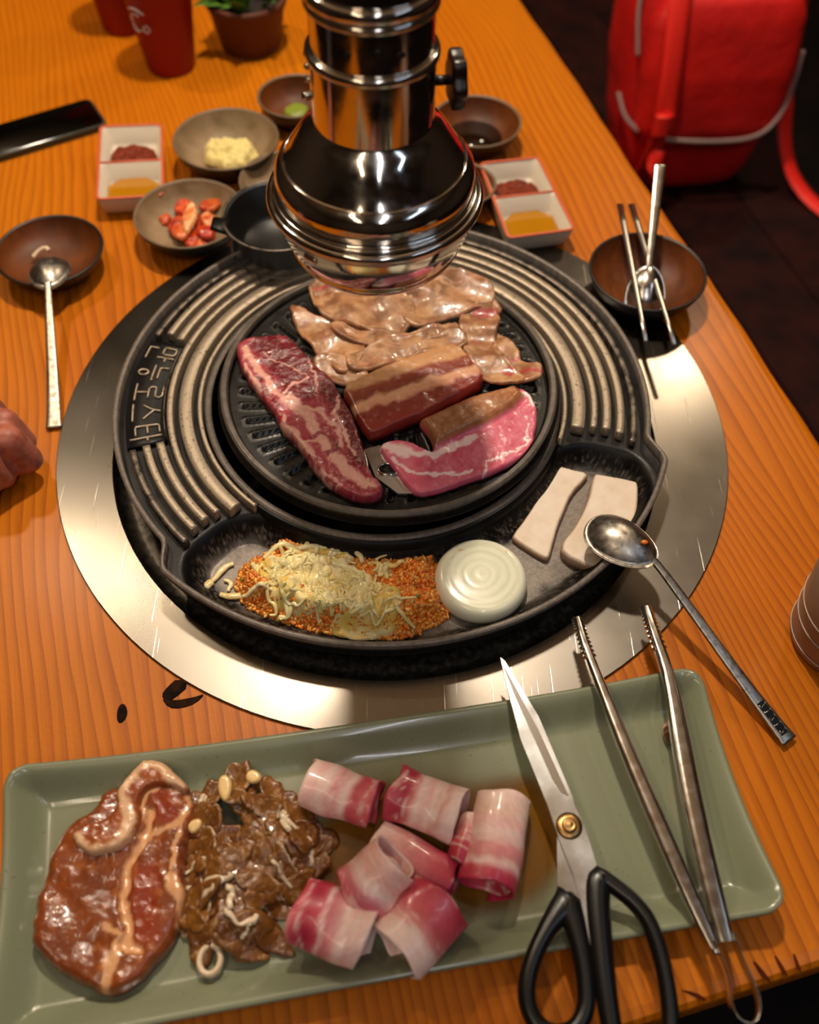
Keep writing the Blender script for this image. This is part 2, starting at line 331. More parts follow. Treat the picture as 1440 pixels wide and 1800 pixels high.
M = {
 'wood': wood_mat(), 'plate': scratched_steel(),
 'knot': mat('dark_knot', '#2a1407', .8, spec=.1, var=(120, '#0c0603', .4, .6)),
 'dark_wood': mat('dark_stained_wood', '#2a0a06', .75, spec=.15, var=(18, '#140403', .4, .65)),
 'room': mat('dark_plaster', '#4a3c32', .9), 'ceil': mat('plaster_ceiling', '#6e5c48', .9), 'floor': mat('dark_floor', '#150b08', .8, spec=.2, var=(9, '#080403', .4, .6)),
 'iron': mat('cast_iron', '#1d1a18', .5, .2, attr=True, spec=.3, bump=(700, .25, .0006), rvar=(60, .34, .5)),
 'worn': mat('worn_iron_ridge', '#a3937f', .45, .55, var=(420, '#4a4038', .56, .72), bump=(700, .12, .0004)),
 'ironrim': mat('worn_iron_edge', '#6f645a', .4, .7, var=(140, '#2d2824', .45, .65), bump=(500, .25, .0006)),
 'black_iron': mat('black_iron', '#0c0a09', .38, .2, spec=.35, bump=(500, .2, .0005)), 'plateiron': mat('seasoned_iron', '#0c0a09', .32, .1, attr=True, spec=.35, bump=(600, .2, .0005), rvar=(50, .26, .4)),
 'chrome': mat('polished_steel', '#cfc8c0', .1, 1.0, rvar=(90, .07, .16), bump=(900, .05, .0003)),
 'steel': mat('utensil_steel', '#c6c0b8', .2, 1.0, rvar=(160, .16, .24)),
 'spoon_steel': mat('worn_spoon_steel', '#a9a298', .26, 1.0, var=(260, '#7f766c', .5, .7), rvar=(200, .3, .42)),
 'blade': mat('blade_steel', '#c4c7cb', .24, 1.0, rvar=(30, .18, .32)),
 'bevel': mat('hollow_ground_steel', '#c4c7cb', .16, 1.0),
 'brass': mat('brass', '#b08a58', .34, 1.0), 'crack': mat('wood_crack', '#4a1a06', .8, spec=.1), 'blackplastic': mat('black_plastic', '#0d0c0c', .3, bump=(300, .08, .0004)),
 'rubber': mat('dark_knob_plastic', '#1c0d08', .35),
 'tray': mat('celadon_glaze', '#7c8067', .25, 0, coat=.4, var=(420, '#5a5f4e', .66, .74), bump=(60, .08, .001)),
 'brownglaze': mat('brown_glaze', '#6a3612', .5, spec=.3, var=(30, '#4a2208', .4, .7)),
 'greyglaze': mat('taupe_glaze', '#937a5e', .5, spec=.35, var=(40, '#75603f', .4, .7)),
 'blackglaze': mat('black_stoneware', '#0e0b09', .42), 'rimglaze': mat('worn_bowl_rim', '#6f5a42', .5),
 'melamine': mat('white_melamine', '#c9bba8', .35), 'redrim': mat('red_printed_rim', '#d2603c', .4),
 'paste': mat('red_brown_paste', '#5c1a05', .6, spec=.25, var=(300, '#8a300c', .45, .65), bump=(300, .5, .001)),
 'oil': mat('golden_oil', '#a8700c', .06, coat=.4), 'soy': mat('dark_soy_sauce', '#1a0c04', .08),
 'screen': mat('phone_glass', '#030303', .08), 'phoneside': mat('phone_edge', '#3c4236', .35, .5),
 'redcup': mat('red_plastic_cup', '#8e0604', .5, spec=.3), 'whiteprint': mat('white_print', '#e8d9d0', .5),
 'terracotta': mat('brown_pot', '#5a2c18', .6), 'leaf': mat('green_leaf', '#4f7a1f', .5), 'soil': mat('soil', '#1a0e08', .9),
 'redbag': mat('red_nylon', '#e01408', .6, var=(14, '#c00c05', .4, .7), bump=(22, .35, .01)), 'piping': mat('grey_piping', '#9a7f78', .5), 'bagstrap': mat('red_webbing', '#f02414', .55), 'chop': mat('chopstick_steel', '#b3ada5', .28, 1.0),
 'skin': mat('skin', '#a9604c', .5, sss=.15, var=(120, '#8c4636', .42, .66), bump=(260, .3, .0008)),
 'sleeve': mat('dark_sleeve', '#20181a', .85),
 'frost': mat('frosted_brown_cup', '#8a6a56', .42, var=(30, '#755644', .4, .7)), 'cupline': mat('cup_ring_line', '#b39a88', .4),
 'beef': mat('raw_beef', '#8a1f2a', .3, attr=True, sss=.08, coat=.25, bump=(420, .5, .0012)),
 'pork': mat('raw_pork', '#d2707a', .3, attr=True, sss=.12, coat=.25, bump=(320, .35, .001)),
 'cooked': mat('cooked_pork', '#b98a5c', .36, attr=True, sss=.12, coat=.22, bump=(260, .35, .001)),
 'roll': mat('pork_belly_roll', '#d88a86', .36, attr=True, sss=.12, coat=.15, bump=(360, .3, .0008)),
 'marinated': mat('marinated_pork', '#7a2d10', .24, attr=True, sss=.06, coat=.45, bump=(420, .4, .001)),
 'bulgogi': mat('marinated_beef', '#5c2d0e', .3, attr=True, sss=.06, coat=.28, bump=(330, .6, .0014)),
 'whitefat': mat('white_fat', '#dcc3a4', .3, sss=.15, coat=.3), 'garlic': mat('garlic', '#dcb878', .3, sss=.2, coat=.2, bump=(300, .2, .0006)),
 'mince': mat('minced_garlic', '#e6d38a', .35, sss=.15, bump=(500, .8, .002)),
 'rice': mat('kimchi_fried_rice', '#d2691a', .3, attr=True, sss=.25, coat=.3),
 'cheese': mat('melted_cheese', '#f0dd9c', .25, attr=True, sss=.2, coat=.35, bump=(160, .35, .001)),
 'kimchi': mat('kimchi', '#c03a10', .35, attr=True, sss=.08, coat=.15, bump=(260, .5, .0015)),
 'greenbit': mat('scallion', '#7d8a2c', .4), 'redbit': mat('chilli', '#a01208', .35),
 'onion': mat('onion', '#dfdcc0', .22, attr=True, sss=.25, coat=.3, sssr=(1, .9, .6), bump=(60, .06, .001)),
 'mushroom': mat('oyster_mushroom', '#e2cdb8', .5, attr=True, sss=.15, bump=(130, .3, .0008)),
 'sauce': juice_mat('meat_juice', '#8a5a18', .75), 'grease': juice_mat('clear_grease', '#b8b090', .25),
}
# ================================================================== setting
def W(V): V = np.array(V, float); V[:, 2] += TZ; return V
RX = 3.2
def plane_box(name, c, s, m): return struct(obj(name, *box(c, s), m, smooth=False))
fl = plane_box('floor', (0.3, 0.6, -0.03), (RX * 2, RX * 2, .06), M['floor']); tag(fl, 'dark brown restaurant floor under the table')
ce = plane_box('ceiling', (0.3, 0.6, 2.63), (RX * 2, RX * 2, .06), M['ceil']); tag(ce, 'dark restaurant ceiling above the table')
for nm, c, s in (('wall_back', (0.3, 0.6 + RX, 1.3), (RX * 2, .06, 2.6)), ('wall_front', (0.3, 0.6 - RX, 1.3), (RX * 2, .06, 2.6)),
                 ('wall_left', (0.3 - RX, 0.6, 1.3), (.06, RX * 2, 2.6)), ('wall_right', (0.3 + RX, 0.6, 1.3), (.06, RX * 2, 2.6))):
    tag(plane_box(nm, c, s, M['room']), 'dark plain wall of the dining room')
# ------------------------------------------------------------------ table
N_ = np.array([math.cos(TH), -math.sin(TH)]); T_ = np.array([math.sin(TH), math.cos(TH)])
def tab(u, v): return u * N_ + v * T_                       # table axes -> world
right = np.array([at(*p)[:2] for p in [(924, 0), (980, 92), (1036, 168), (1100, 272), (1148, 332), (1180, 384), (1240, 476), (1300, 560), (1412, 716)]])
front = np.array([at(*p)[:2] for p in [(1440, 1700), (1380, 1720), (1330, 1736), (1260, 1762), (1190, 1782)]])
U1 = float((right @ N_).mean()); V0 = float((front @ T_).mean()); U0, V1 = -0.52, 1.05
HC = np.array([-0.0064, -0.012]); HR = 0.2265               # opening in the ring
tr = thing('dining_table', 'orange varnished pine table with a round grill set into its top', 'table', (0, 0, 0))
def table_top():
    n = 144; hc = np.array([HC @ N_, HC @ T_]); V, F = [], []
    a = np.arange(n) * 2 * math.pi / n
    dx, dy = np.cos(a), np.sin(a)
    tx = np.where(dx > 0, (U1 - hc[0]) / np.where(abs(dx) < 1e-9, 1e-9, dx), (U0 - hc[0]) / np.where(abs(dx) < 1e-9, -1e-9, dx))
    ty = np.where(dy > 0, (V1 - hc[1]) / np.where(abs(dy) < 1e-9, 1e-9, dy), (V0 - hc[1]) / np.where(abs(dy) < 1e-9, -1e-9, dy))
    t = np.minimum(abs(tx), abs(ty)); ex, ey = hc[0] + t * dx, hc[1] + t * dy
    cor = np.array([(U0, V0), (U1, V0), (U1, V1), (U0, V1)])
    for c in cor:                                            # snap to the true corners
        k = np.argmin((ex - c[0]) ** 2 + (ey - c[1]) ** 2); ex[k], ey[k] = c
    mid = np.array([(U0 + U1) / 2, (V0 + V1) / 2])
    def ring(x, y, z): V.append(np.stack([x, y, np.full(n, z)], 1))
    hx, hy = hc[0] + (HR + .004) * dx, hc[1] + (HR + .004) * dy
    wig = .0012 * np.sin(ey * 17) + .0006 * np.sin(ey * 61)
    ex2 = ex + np.where(abs(ex - U1) < 1e-6, wig, 0)
    def inset(d): return np.clip(ex2, U0 + d, U1 - d + np.where(abs(ex - U1) < 1e-6, wig, 0)), np.clip(ey, V0 + d, V1 - d)
    ring(hx, hy, -.05); ring(hx, hy, 0)
    for d, z in ((.010, 0), (.004, -.0012), (.001, -.004), (0, -.010), (0, -.040), (.003, -.048), (.01, -.05)): ring(*inset(d), z)
    m = len(V)
    for i in range(m):
        i2 = (i + 1) % m
        for j in range(n): F.append([i * n + j, i2 * n + j, i2 * n + (j + 1) % n, i * n + (j + 1) % n][::-1])
    return np.concatenate(V), F
V, F = table_top()
me_top = obj('tabletop', V + np.array([0, 0, TZ]), F, M['wood'], tr, smooth=False)
me_top.rotation_euler = (0, 0, -TH)
for u, v in ((U0 + .07, V0 + .16), (U1 - .07, V0 + .16), (U0 + .07, V1 - .1), (U1 - .07, V1 - .1)):
    p = tab(u, v); obj('leg', *box((p[0], p[1], (TZ - .05) / 2), (.07, .07, TZ - .05), -TH), M['dark_wood'], tr, smooth=False)
# knots in the board
for pts in ([(312, 1192), (334, 1205), (305, 1230), (292, 1234), (283, 1222), (295, 1207)], [(283, 1226), (305, 1232), (340, 1226), (362, 1219), (345, 1237), (318, 1246), (296, 1245)], [(207, 1245), (214, 1236), (222, 1240), (225, 1255), (219, 1268), (209, 1273), (205, 1262)]):
    V, F, c = slab(ats(pts), -.0004, .0007, .001, .0009, start=.9, sm=1); obj('knot', V, F, M['knot'], tr)
for pts in ([(1322, 1690), (1328, 1690), (1342, 1706), (1356, 1724), (1352, 1728), (1336, 1712)], [(1360, 1680), (1365, 1680), (1378, 1700), (1386, 1716), (1381, 1716), (1370, 1700)], [(1393, 1676), (1397, 1676), (1404, 1692), (1410, 1708), (1405, 1708), (1399, 1694)], [(1192, 1740), (1215, 1742), (1238, 1752), (1244, 1762), (1232, 1757), (1212, 1747)]):
    V, F, c = slab(ats(pts), -.0004, .00055, .001, .0007, start=.9, sm=1); obj('end_crack', V, F, M['crack'], tr)
# ------------------------------------------------------------------ steel ring and burner housing
def annulus(ro, ri, ci, z0, z1, n=160):
    t = np.arange(n) * 2 * math.pi / n; c, s = np.cos(t), np.sin(t); V, F = [], []
    for r, cc, z in ((ri, ci, z0), (ri, ci, z1), (ro - .0006, (0, 0), z1), (ro, (0, 0), z1 - .0005), (ro, (0, 0), z0)): V.append(np.stack([cc[0] + r * c, cc[1] + r * s, np.full(n, z)], 1))
    for i in range(5):
        for j in range(n): F.append([i * n + j, i * n + (j + 1) % n, ((i + 1) % 5) * n + (j + 1) % n, ((i + 1) % 5) * n + j])
    return W(np.concatenate(V)), [f[::-1] for f in F]
ring = obj('steel_ring_plate', *annulus(S, HR, HC, .0, .0022), M['plate'], smooth=False)
tag(ring, 'wide scratched brushed steel ring plate around the grill pan', 'ring plate')
bh = thing('burner_housing', 'dark round burner housing sunk in the table under the pan', 'burner', (HC[0], HC[1], TZ - .14))
obj('flange', *lathe([(HR - .0008, -.002), (HR - .0008, -.006), (HR - .012, -.0085), (HR - .034, -.0085), (HR - .036, -.012), (HR - .0008, -.012)], (HC[0], HC[1], TZ), 128, True), M['spoon_steel'], bh)
obj('firepot', *lathe([(HR - .036, -.010), (HR - .05, -.05), (HR - .07, -.13), (.0, -.14)], (HC[0], HC[1], TZ), 96), M['black_iron'], bh)
# ================================================================== grill pan
PC = np.array([-.009, .007])
A0, A1 = -134.5, -15.5                                       # angular extent of the well (degrees)
def ro_of(t):                                                # outer radius at angle t (deg, -180..180)
    return .2195 + .0165 * sst(A0 - 3.5, A0 + 3, t) * (1 - sst(A1 - 3, A1 + 3.5, t))
def well_sdf(r, t):                                          # rounded box in (arc, radius)
    s = np.radians(t - (A0 + A1) / 2) * .19; hs = np.radians((A1 - A0) / 2) * .19
    rc, hr, cr = .1895, .0435, .036
    qx, qy = np.abs(s) - hs + cr, np.abs(r - rc) - hr + cr
    return np.minimum(np.maximum(qx, qy), 0) + np.hypot(np.maximum(qx, 0), np.maximum(qy, 0)) - cr
def pan_z(r, t):
    ro = ro_of(t)
    z = np.full_like(r, .0262)
    z = np.where(r < .1468, .0335 - .0012 * ((r - .1437) / .003) ** 2, z)
    sd = well_sdf(r, t)
    dep = sst(.001, -.019, sd)
    z = z * (1 - dep) + .009 * dep
    z = np.where((sd < .004) & (r < .149) & (dep < .2), np.maximum(z, .032), z)
    rim = ro - r
    z = np.where(rim < .0042, np.maximum(z, .0365 - .0009 * ((rim - .0021) / .0021) ** 2), z)
    return z
def pan_mesh():
    n, m = 720, 120
    t = -180 + np.arange(n) * 360 / n; tr_ = np.radians(t)
    s = np.concatenate([np.linspace(0, .93, m - 24), np.linspace(.935, 1, 24)])
    ri = .1405; ro = ro_of(t)
    Rr = ri + (ro - ri)[None] * s[:, None]; T2 = np.broadcast_to(t, Rr.shape)
    Z = pan_z(Rr, T2)
    rows = [(Rr[i], Z[i]) for i in range(m)]
    rows += [(ro + .0003, np.full(n, .0335)), (ro - .001, np.full(n, .028)), (ro - .006, np.full(n, .010)), (ro - .014, np.full(n, .0)), (ro - .026, np.full(n, -.004)), (np.full(n, .15), np.full(n, -.004)), (np.full(n, ri), np.full(n, .012))]
    V = np.concatenate([np.stack([PC[0] + r * np.cos(tr_), PC[1] + r * np.sin(tr_), z], 1) for r, z in rows]); F = []
    k = len(rows)
    for i in range(k):
        i2 = (i + 1) % k
        for j in range(n): F.append([i * n + j, i2 * n + j, i2 * n + (j + 1) % n, i * n + (j + 1) % n])
    # colour: bare grey metal where the well's floor is scoured
    r = np.hypot(V[:, 0] - PC[0], V[:, 1] - PC[1]); tt = np.degrees(np.arctan2(V[:, 1] - PC[1], V[:, 0] - PC[0]))
    sd = well_sdf(r, tt); nz = fbm(V[:, 0] * 90, V[:, 1] * 90, 3); nf = fbm(V[:, 0] * 700, V[:, 1] * 700, 5, 3)
    f = sst(-.012, -.026, sd + (nz - .5) * .016) * (V[:, 2] > .0) * (.45 + .8 * nf)
    f = np.maximum(f, .55 * sst(-.004, -.012, sd) * sst(.45, .7, nf) * (V[:, 2] > 0))
    rim = (ro_of(tt) - r < .0045) & (V[:, 2] > .03)
    f = np.where(rim, .35 + .7 * nf, f)
    f = np.where((r < .1470) & (V[:, 2] > .0325) & (V[:, 2] < .04), .3 + .5 * nf, f)
    col = mixc('#050404', '#857a70', np.clip(f, 0, 1))
    return W(V), F, col
pan = thing('grill_pan', 'round black cast iron grill pan with concentric ridges and a curved well', 'pan', (PC[0], PC[1], TZ - .004))
V, F, c = pan_mesh(); obj('pan_body', V, F, M['iron'], pan, col=c)
def arc_bar(r0, r1, t0, t1, z0, z1, bev=.0005, taper=None):
    """a raised concentric ridge of the pan"""
    n = max(8, int(abs(t1 - t0) * 1.2)); t = np.radians(np.linspace(t0, t1, n))
    sec = [(r0, z0), (r0 + .0002, z1 - bev), (r0 + bev, z1), ((r0 + r1) / 2, z1 + .0002), (r1 - bev, z1), (r1 - .0002, z1 - bev), (r1, z0)]
    V = np.concatenate([np.stack([PC[0] + r * np.cos(t), PC[1] + r * np.sin(t), np.full(n, z)], 1) for r, z in sec]); F = []; k = len(sec)
    for i in range(k - 1):
        for j in range(n - 1): F.append([i * n + j, i * n + j + 1, (i + 1) * n + j + 1, (i + 1) * n + j])
    F += [[i * n for i in range(k)], [i * n + n - 1 for i in range(k)][::-1]]
    return W(V), F
P0, P1 = 161.5, 196.0                                        # lettering plate
E0 = A0 + 360
ridges = [(.1482, .1520, -19.5, E0 + 5.0), (.1562, .1668, -13.8, E0 + 1.2), (.1714, .1766, -12.8, E0 - .8)]
for r0, r1, t0, t1 in ridges: obj('ridge', *arc_bar(r0, r1, t0, t1, .025, .0352 if r1 - r0 > .004 else .0345), M['worn'], pan)
for r0, r1, a, b in ((.1810, .1876, -12.6, -1.2), (.1921, .1983, -13.2, -.9), (.2036, .2090, -14.6, .2)):
    low = r0 > .2
    obj('ridge', *arc_bar(r0, r1, a, P0 - (0 if r0 < .19 else 1 if not low else 0), .025, .0352 if not low else .0335), M['worn'] if not low else M['ironrim'], pan)
    obj('ridge', *arc_bar(r0, r1, P1 + 1.5, E0 + b, .025, .0352 if not low else .0335), M['worn'] if not low else M['ironrim'], pan)
obj('name_plate', *arc_bar(.1785, .2105, P0 + 1, P1, .025, .0300), M['black_iron'], pan)
obj('plate_edge', *arc_bar(.1783, .1797, P0 + 3, P1 - .5, .027, .0335, .0004), M['ironrim'], pan)
circ = [(.5 + .17 * math.cos(a), .19 + .17 * math.sin(a)) for a in np.linspace(0, 2 * math.pi, 13)]
glyphs = [
 [[(.05, .55), (.05, .97), (.5, .97), (.5, .55), (.05, .55)], [(.72, .42), (.72, 1.02)], [(.72, .72), (.97, .72)], [(.15, .34), (.15, .04), (.85, .04)]],
 [[(.15, 1.0), (.15, .7), (.85, .7)], [(0, .52), (1, .52)], circ],
 [[(.15, 1), (.85, 1), (.85, .77), (.15, .77), (.15, .54), (.85, .54)], [(.5, .54), (.5, .16)], [(0, .12), (1, .12)]],
 [[(.5, 1), (.36, .72), (.08, .45)], [(.42, .8), (.66, .62), (.92, .45)], [(0, .12), (1, .12)]],
 [[(.62, .95), (.1, .95), (.1, .2), (.62, .2)], [(.1, .58), (.56, .58)], [(.8, 1.02), (.8, 0)], [(.8, .55), (1, .55)]]]
parts = []
for g, strokes in enumerate(glyphs):
    t0 = P0 + 2.6 + g * 6.45
    for st in strokes:
        P = []
        for gx, gy in resample(st, 14):
            a = math.radians(t0 + gx * 5.2); r = .2075 - gy * .0255
            P.append((PC[0] + r * math.cos(a), PC[1] + r * math.sin(a), TZ + .0305))
        parts.append(tube(P, .0010, .0016, 6))
lt = obj('embossed_lettering', *join(parts), M['worn'], pan); lt['label'] = 'raised Korean lettering reading 만능로스타'
# holder ring at the back of the pan for the small black pot
hp = at(490, 378, .068)
obj('pot_holder', *lathe([(.0, .0300), (.0445, .0300), (.0450, .0355), (.0462, .0362), (.0474, .0355), (.0476, .029), (0, .029)], (hp[0], hp[1], TZ), 64), M['ironrim'], pan)
# ------------------------------------------------------------------ inner grill plate
GC = np.array([-.004, .0075])
def plate_mesh():
    n, m = 600, 110; t = np.arange(n) * 2 * math.pi / n; R = .1365
    s = np.concatenate([np.linspace(.004, .128, m - 26), np.linspace(.1285, R, 26)])
    Rr = np.broadcast_to(s[:, None], (m, n)); T2 = np.broadcast_to(t, (m, n))
    z = .0425 + .0025 * (1 - (Rr / .13) ** 2)
    for r0, r1, k, sw in ((.092, .121, 46, 2.2), (.055, .084, 30, 2.2), (.022, .047, 14, 2.2)):
        ph = (T2 + sw * (Rr - r0)) * k / (2 * math.pi); f = np.abs(ph - np.round(ph)) * 2 * math.pi / k * Rr
        sl = sst(.0030, .0018, f) * sst(r0, r0 + .003, Rr) * sst(r1, r1 - .003, Rr)
        lip = sst(.0048, .0036, f) * sst(r0 - .002, r0, Rr) * sst(r1 + .002, r1, Rr)
        z = z + .0008 * lip - .0048 * sl
    rim = R - Rr
    z = np.where(rim < .0075, z + .0075 * sst(.0075, .0045, rim), z)
    z = np.where(rim < .0016, z - .0012 * sst(.0016, 0, rim), z)
    V = [np.stack([GC[0] + s[i] * np.cos(t), GC[1] + s[i] * np.sin(t), z[i]], 1) for i in range(m)]
    for r, zz in ((R + .0004, .046), (R - .001, .0425), (.1395, .0415), (.1395, .040), (.134, .036), (.02, .034)): V.append(np.stack([GC[0] + r * np.cos(t), GC[1] + r * np.sin(t), np.full(n, zz)], 1))
    k = len(V); F = []
    for i in range(k - 1):
        for j in range(n): F.append([i * n + j, (i + 1) * n + j, (i + 1) * n + (j + 1) % n, i * n + (j + 1) % n])
    F.append([j for j in range(n)]); F.append([(k - 1) * n + j for j in range(n)][::-1])
    V = np.concatenate(V); r = np.hypot(V[:, 0] - GC[0], V[:, 1] - GC[1])
    nf = fbm(V[:, 0] * 300, V[:, 1] * 300, 9, 3)
    f = np.where((r > .1305) & (V[:, 2] > .046), .35 + .5 * nf, .05 * nf)
    return W(V), F, mixc('#080706', '#7d7268', np.clip(f, 0, 1))
gp = thing('grill_plate', 'round black slotted grill plate sitting inside the grill pan', 'grill plate', (GC[0], GC[1], TZ + .034))
V, F, c = plate_mesh(); obj('plate_body', V, F, M['plateiron'], gp, col=c)
hb = [at(*p, .0465) for p in [(640, 790), (668, 782), (745, 842), (725, 868), (700, 868), (660, 838)]]
obj('lifting_bar', *prism(np.array(hb)[:, :2], .0445, .0467), M['blade'], gp, smooth=False)
eye = at(660, 815, .0475); e2 = at(684, 825, .0475)
pth = [e2 + np.array([.0055 * math.cos(a) * 1.5, .0055 * math.sin(a), 0]) for a in np.linspace(0, 2 * math.pi, 25)[:-1]]
obj('lifting_eye', *tube(pth, .0009, .0012, 8, True), M['chrome'], gp)
V, F = lathe([(0, .0001), (.0046, .0001), (.0046, -.0006)], (e2[0], e2[1], e2[2]), 24); V[:, 0] = e2[0] + (V[:, 0] - e2[0]) * 1.5
obj('eye_hole', V, F, M['black_iron'], gp)
# ================================================================== extractor hood
HA = (-.0125, .001)
hd = thing('extractor_hood', 'polished steel telescopic extractor hood with bell mouth hanging over the grill', 'extractor hood', (HA[0], HA[1], TZ + .192))
def hl(name, prof, m, close=False): return obj(name, *lathe(prof, (HA[0], HA[1], TZ), 128, close), M[m], hd)
def torus(z, R, a, b): return [(R + a * math.cos(t), z + b * math.sin(t)) for t in np.linspace(0, 2 * math.pi, 17)[:-1]]
hl('upper_pipe', [(.0350, 1.855), (.0350, .366)], 'chrome')
hl('collar', torus(.3655, .0360, .0030, .0042), 'chrome', True)
hl('collar', torus(.3590, .0364, .0020, .0022), 'chrome', True)
hl('middle_pipe', [(.0358, .3615), (.0358, .330)], 'chrome')
hl('collar', torus(.3300, .0370, .0024, .0030), 'chrome', True)
hl('lower_pipe', [(.0372, .331), (.0372, .287)], 'chrome')
hl('bell', [(.0374, .2885), (.0386, .2865), (.0415, .2840), (.0465, .2775), (.0520, .2695), (.0572, .2610), (.0584, .2598), (.0598, .2586), (.0618, .2568), (.0638, .2535), (.0645, .2490), (.0641, .2448), (.0630, .2412), (.0627, .2396), (.0645, .2388), (.0663, .2380)], 'chrome')
hl('bell_crease', torus(.2602, .0580, .0012, .0009), 'chrome', True)
hl('rolled_rim', torus(.2335, .0680, .0030, .0032), 'chrome', True)
hl('inner_step', torus(.2378, .0652, .0018, .0014), 'chrome', True)
hl('lower_cup', [(.0672, .2315), (.0665, .2265), (.0652, .2195), (.0625, .2105), (.0590, .2025), (.0576, .2000), (.0583, .1988), (.0562, .1945), (.0548, .1925), (.0538, .1925), (.0560, .2010), (.0615, .2120), (.0642, .2250), (.0657, .2315)], 'chrome', True)
hl('mesh_filter', [(.0560, .2010), (.03, .2005), (0, .2005)], 'steel')
def ball(c, r, n=12, sq=(1, 1, 1)):
    m = 8; V = [[c[0], c[1], c[2] + r * sq[2]]]; F = []
    for i in range(1, m):
        for j in range(n):
            a, b = math.pi * i / m, 2 * math.pi * j / n
            V.append([c[0] + r * sq[0] * math.sin(a) * math.cos(b), c[1] + r * sq[1] * math.sin(a) * math.sin(b), c[2] + r * sq[2] * math.cos(a)])
    V.append([c[0], c[1], c[2] - r * sq[2]])
    for j in range(n): F.append([0, 1 + j, 1 + (j + 1) % n]); F.append([len(V) - 1, 1 + (m - 2) * n + (j + 1) % n, 1 + (m - 2) * n + j])
    for i in range(m - 2):
        for j in range(n): F.append([1 + i * n + j, 1 + (i + 1) * n + j, 1 + (i + 1) * n + (j + 1) % n, 1 + i * n + (j + 1) % n])
    return np.array(V), F
def onpipe(ang, z, r): a = math.radians(ang); return np.array([HA[0] + r * math.cos(a), HA[1] + r * math.sin(a), TZ + z])
for k, z in enumerate((.3270, .3195, .3115)): obj('rivet', *ball(onpipe(182, z, .0380), .0021), M['chrome'], hd)
b0 = onpipe(184, .3020, .036); b1 = onpipe(184, .3020, .0425); obj('bolt', *tube([b0, b1], .0026, None, 10), M['chrome'], hd)
for ang, z in ((-112, .3445), (-84, .3470), (-63, .3440)):
    a, b = onpipe(ang, z, .0355), onpipe(ang, z, .0366); obj('vent_hole', *tube([a, b], .0026, .0019, 12), M['black_iron'], hd)
for ang in (-128, 160): 
    P = [onpipe(ang + d,   .2205, .0657) for d in np.linspace(-4, 4, 7)]; obj('clip', *tube(P, .0014, .0022, 8), M['chrome'], hd)
s0, s1 = onpipe(8, .3075, .036), onpipe(8, .3075, .0455); kn = obj('clamp_knob', *tube([s0, s1], .0030, None, 10), M['rubber'], hd)
dr = (s1 - s0) / np.linalg.norm(s1 - s0); side = np.cross(dr, (0, 0, 1))
def knob():
    V, F = [], []; n = 48; secs = ((.0, .8), (.0008, .97), (.002, 1), (.007, 1), (.0085, .96), (.0092, .8))
    for d, k in secs:
        for j in range(n):
            a = 2 * math.pi * j / n; r = .0158 * k * (1 + .10 * math.cos(6 * a))
            V.append(s1 + dr * d + side * r * math.cos(a) + np.array([0, 0, 1]) * r * math.sin(a))
    for i in range(len(secs) - 1):
        for j in range(n): F.append([i * n + j, i * n + (j + 1) % n, (i + 1) * n + (j + 1) % n, (i + 1) * n + j])
    F += [list(range(n))[::-1], [(len(secs) - 1) * n + j for j in range(n)]]
    return np.array(V), F
obj('star_grip', *knob(), M['rubber'], kn)
# ================================================================== meat on the grill
def pcurves(curves, z):            # curves given in photo pixels -> world x, y
    return [(ats(c, z)[:, :2], wd * .00047) for c, wd in curves]
def fatmask(x, y, cs, seed, wob=.0016):
    P = np.stack([x + (fbm(x * 160, y * 160, seed) - .5) * wob * 2, y + (fbm(x * 160, y * 160, seed + 50) - .5) * wob * 2], 1)
    f = np.zeros(len(x))
    for L, wd in cs: f = np.maximum(f, sst(wd, wd * .45, pld(P, L)[0]))
    return f
def GZ(x, y):
    r = np.hypot(x - GC[0], y - GC[1]); return .0436 + .0025 * (1 - (r / .13) ** 2) + .0078 * sst(.1275, .1325, r)
def piece(name, label, cat, pts, z, thick, edge, res, m, cf, hf=None, base=None, group=None, start=.35, sm=2, parent=None, jag=0.0, seed=1):
    V, F, c = slab(ats(pts, z), GZ if base is None else base, thick, edge, res, hf, cf, start, sm, jag, seed)
    o = obj(name, V, F, M[m], parent, col=c)
    return tag(o, label, cat, group) if cat else o
# short rib
rib_fat = pcurves([([(428, 612), (455, 650), (485, 688), (515, 712)], 8), ([(505, 702), (535, 725), (560, 762), (585, 800), (615, 832), (645, 852)], 14), ([(500, 690), (520, 672), (540, 665)], 4), ([(520, 712), (560, 722), (590, 752), (600, 785)], 6),
    ([(490, 745), (515, 760), (540, 790), (560, 825), (590, 850)], 9), ([(430, 640), (455, 685), (485, 718), (500, 738)], 5), ([(535, 775), (560, 778), (575, 790)], 5), ([(600, 690), (585, 720), (605, 760), (625, 800)], 4), ([(540, 625), (550, 655), (560, 690)], 1.6), ([(460, 620), (500, 640), (540, 660)], 1.6)], .056)
rib_dark = pcurves([([(520, 600), (560, 650), (600, 700), (630, 760), (640, 800)], 34), ([(470, 605), (500, 640), (530, 680)], 40), ([(555, 762), (580, 775), (588, 792)], 9), ([(450, 668), (470, 700), (490, 722)], 10)], .056)
rib_red = pcurves([([(548, 768), (566, 760), (584, 770), (586, 792), (572, 798)], 6), ([(588, 832), (612, 848), (640, 860), (664, 860)], 5), ([(462, 690), (478, 712), (492, 730)], 8), ([(545, 800), (562, 822)], 6), ([(610, 800), (630, 820), (645, 835)], 4), ([(575, 838), (590, 850)], 5)], .056)
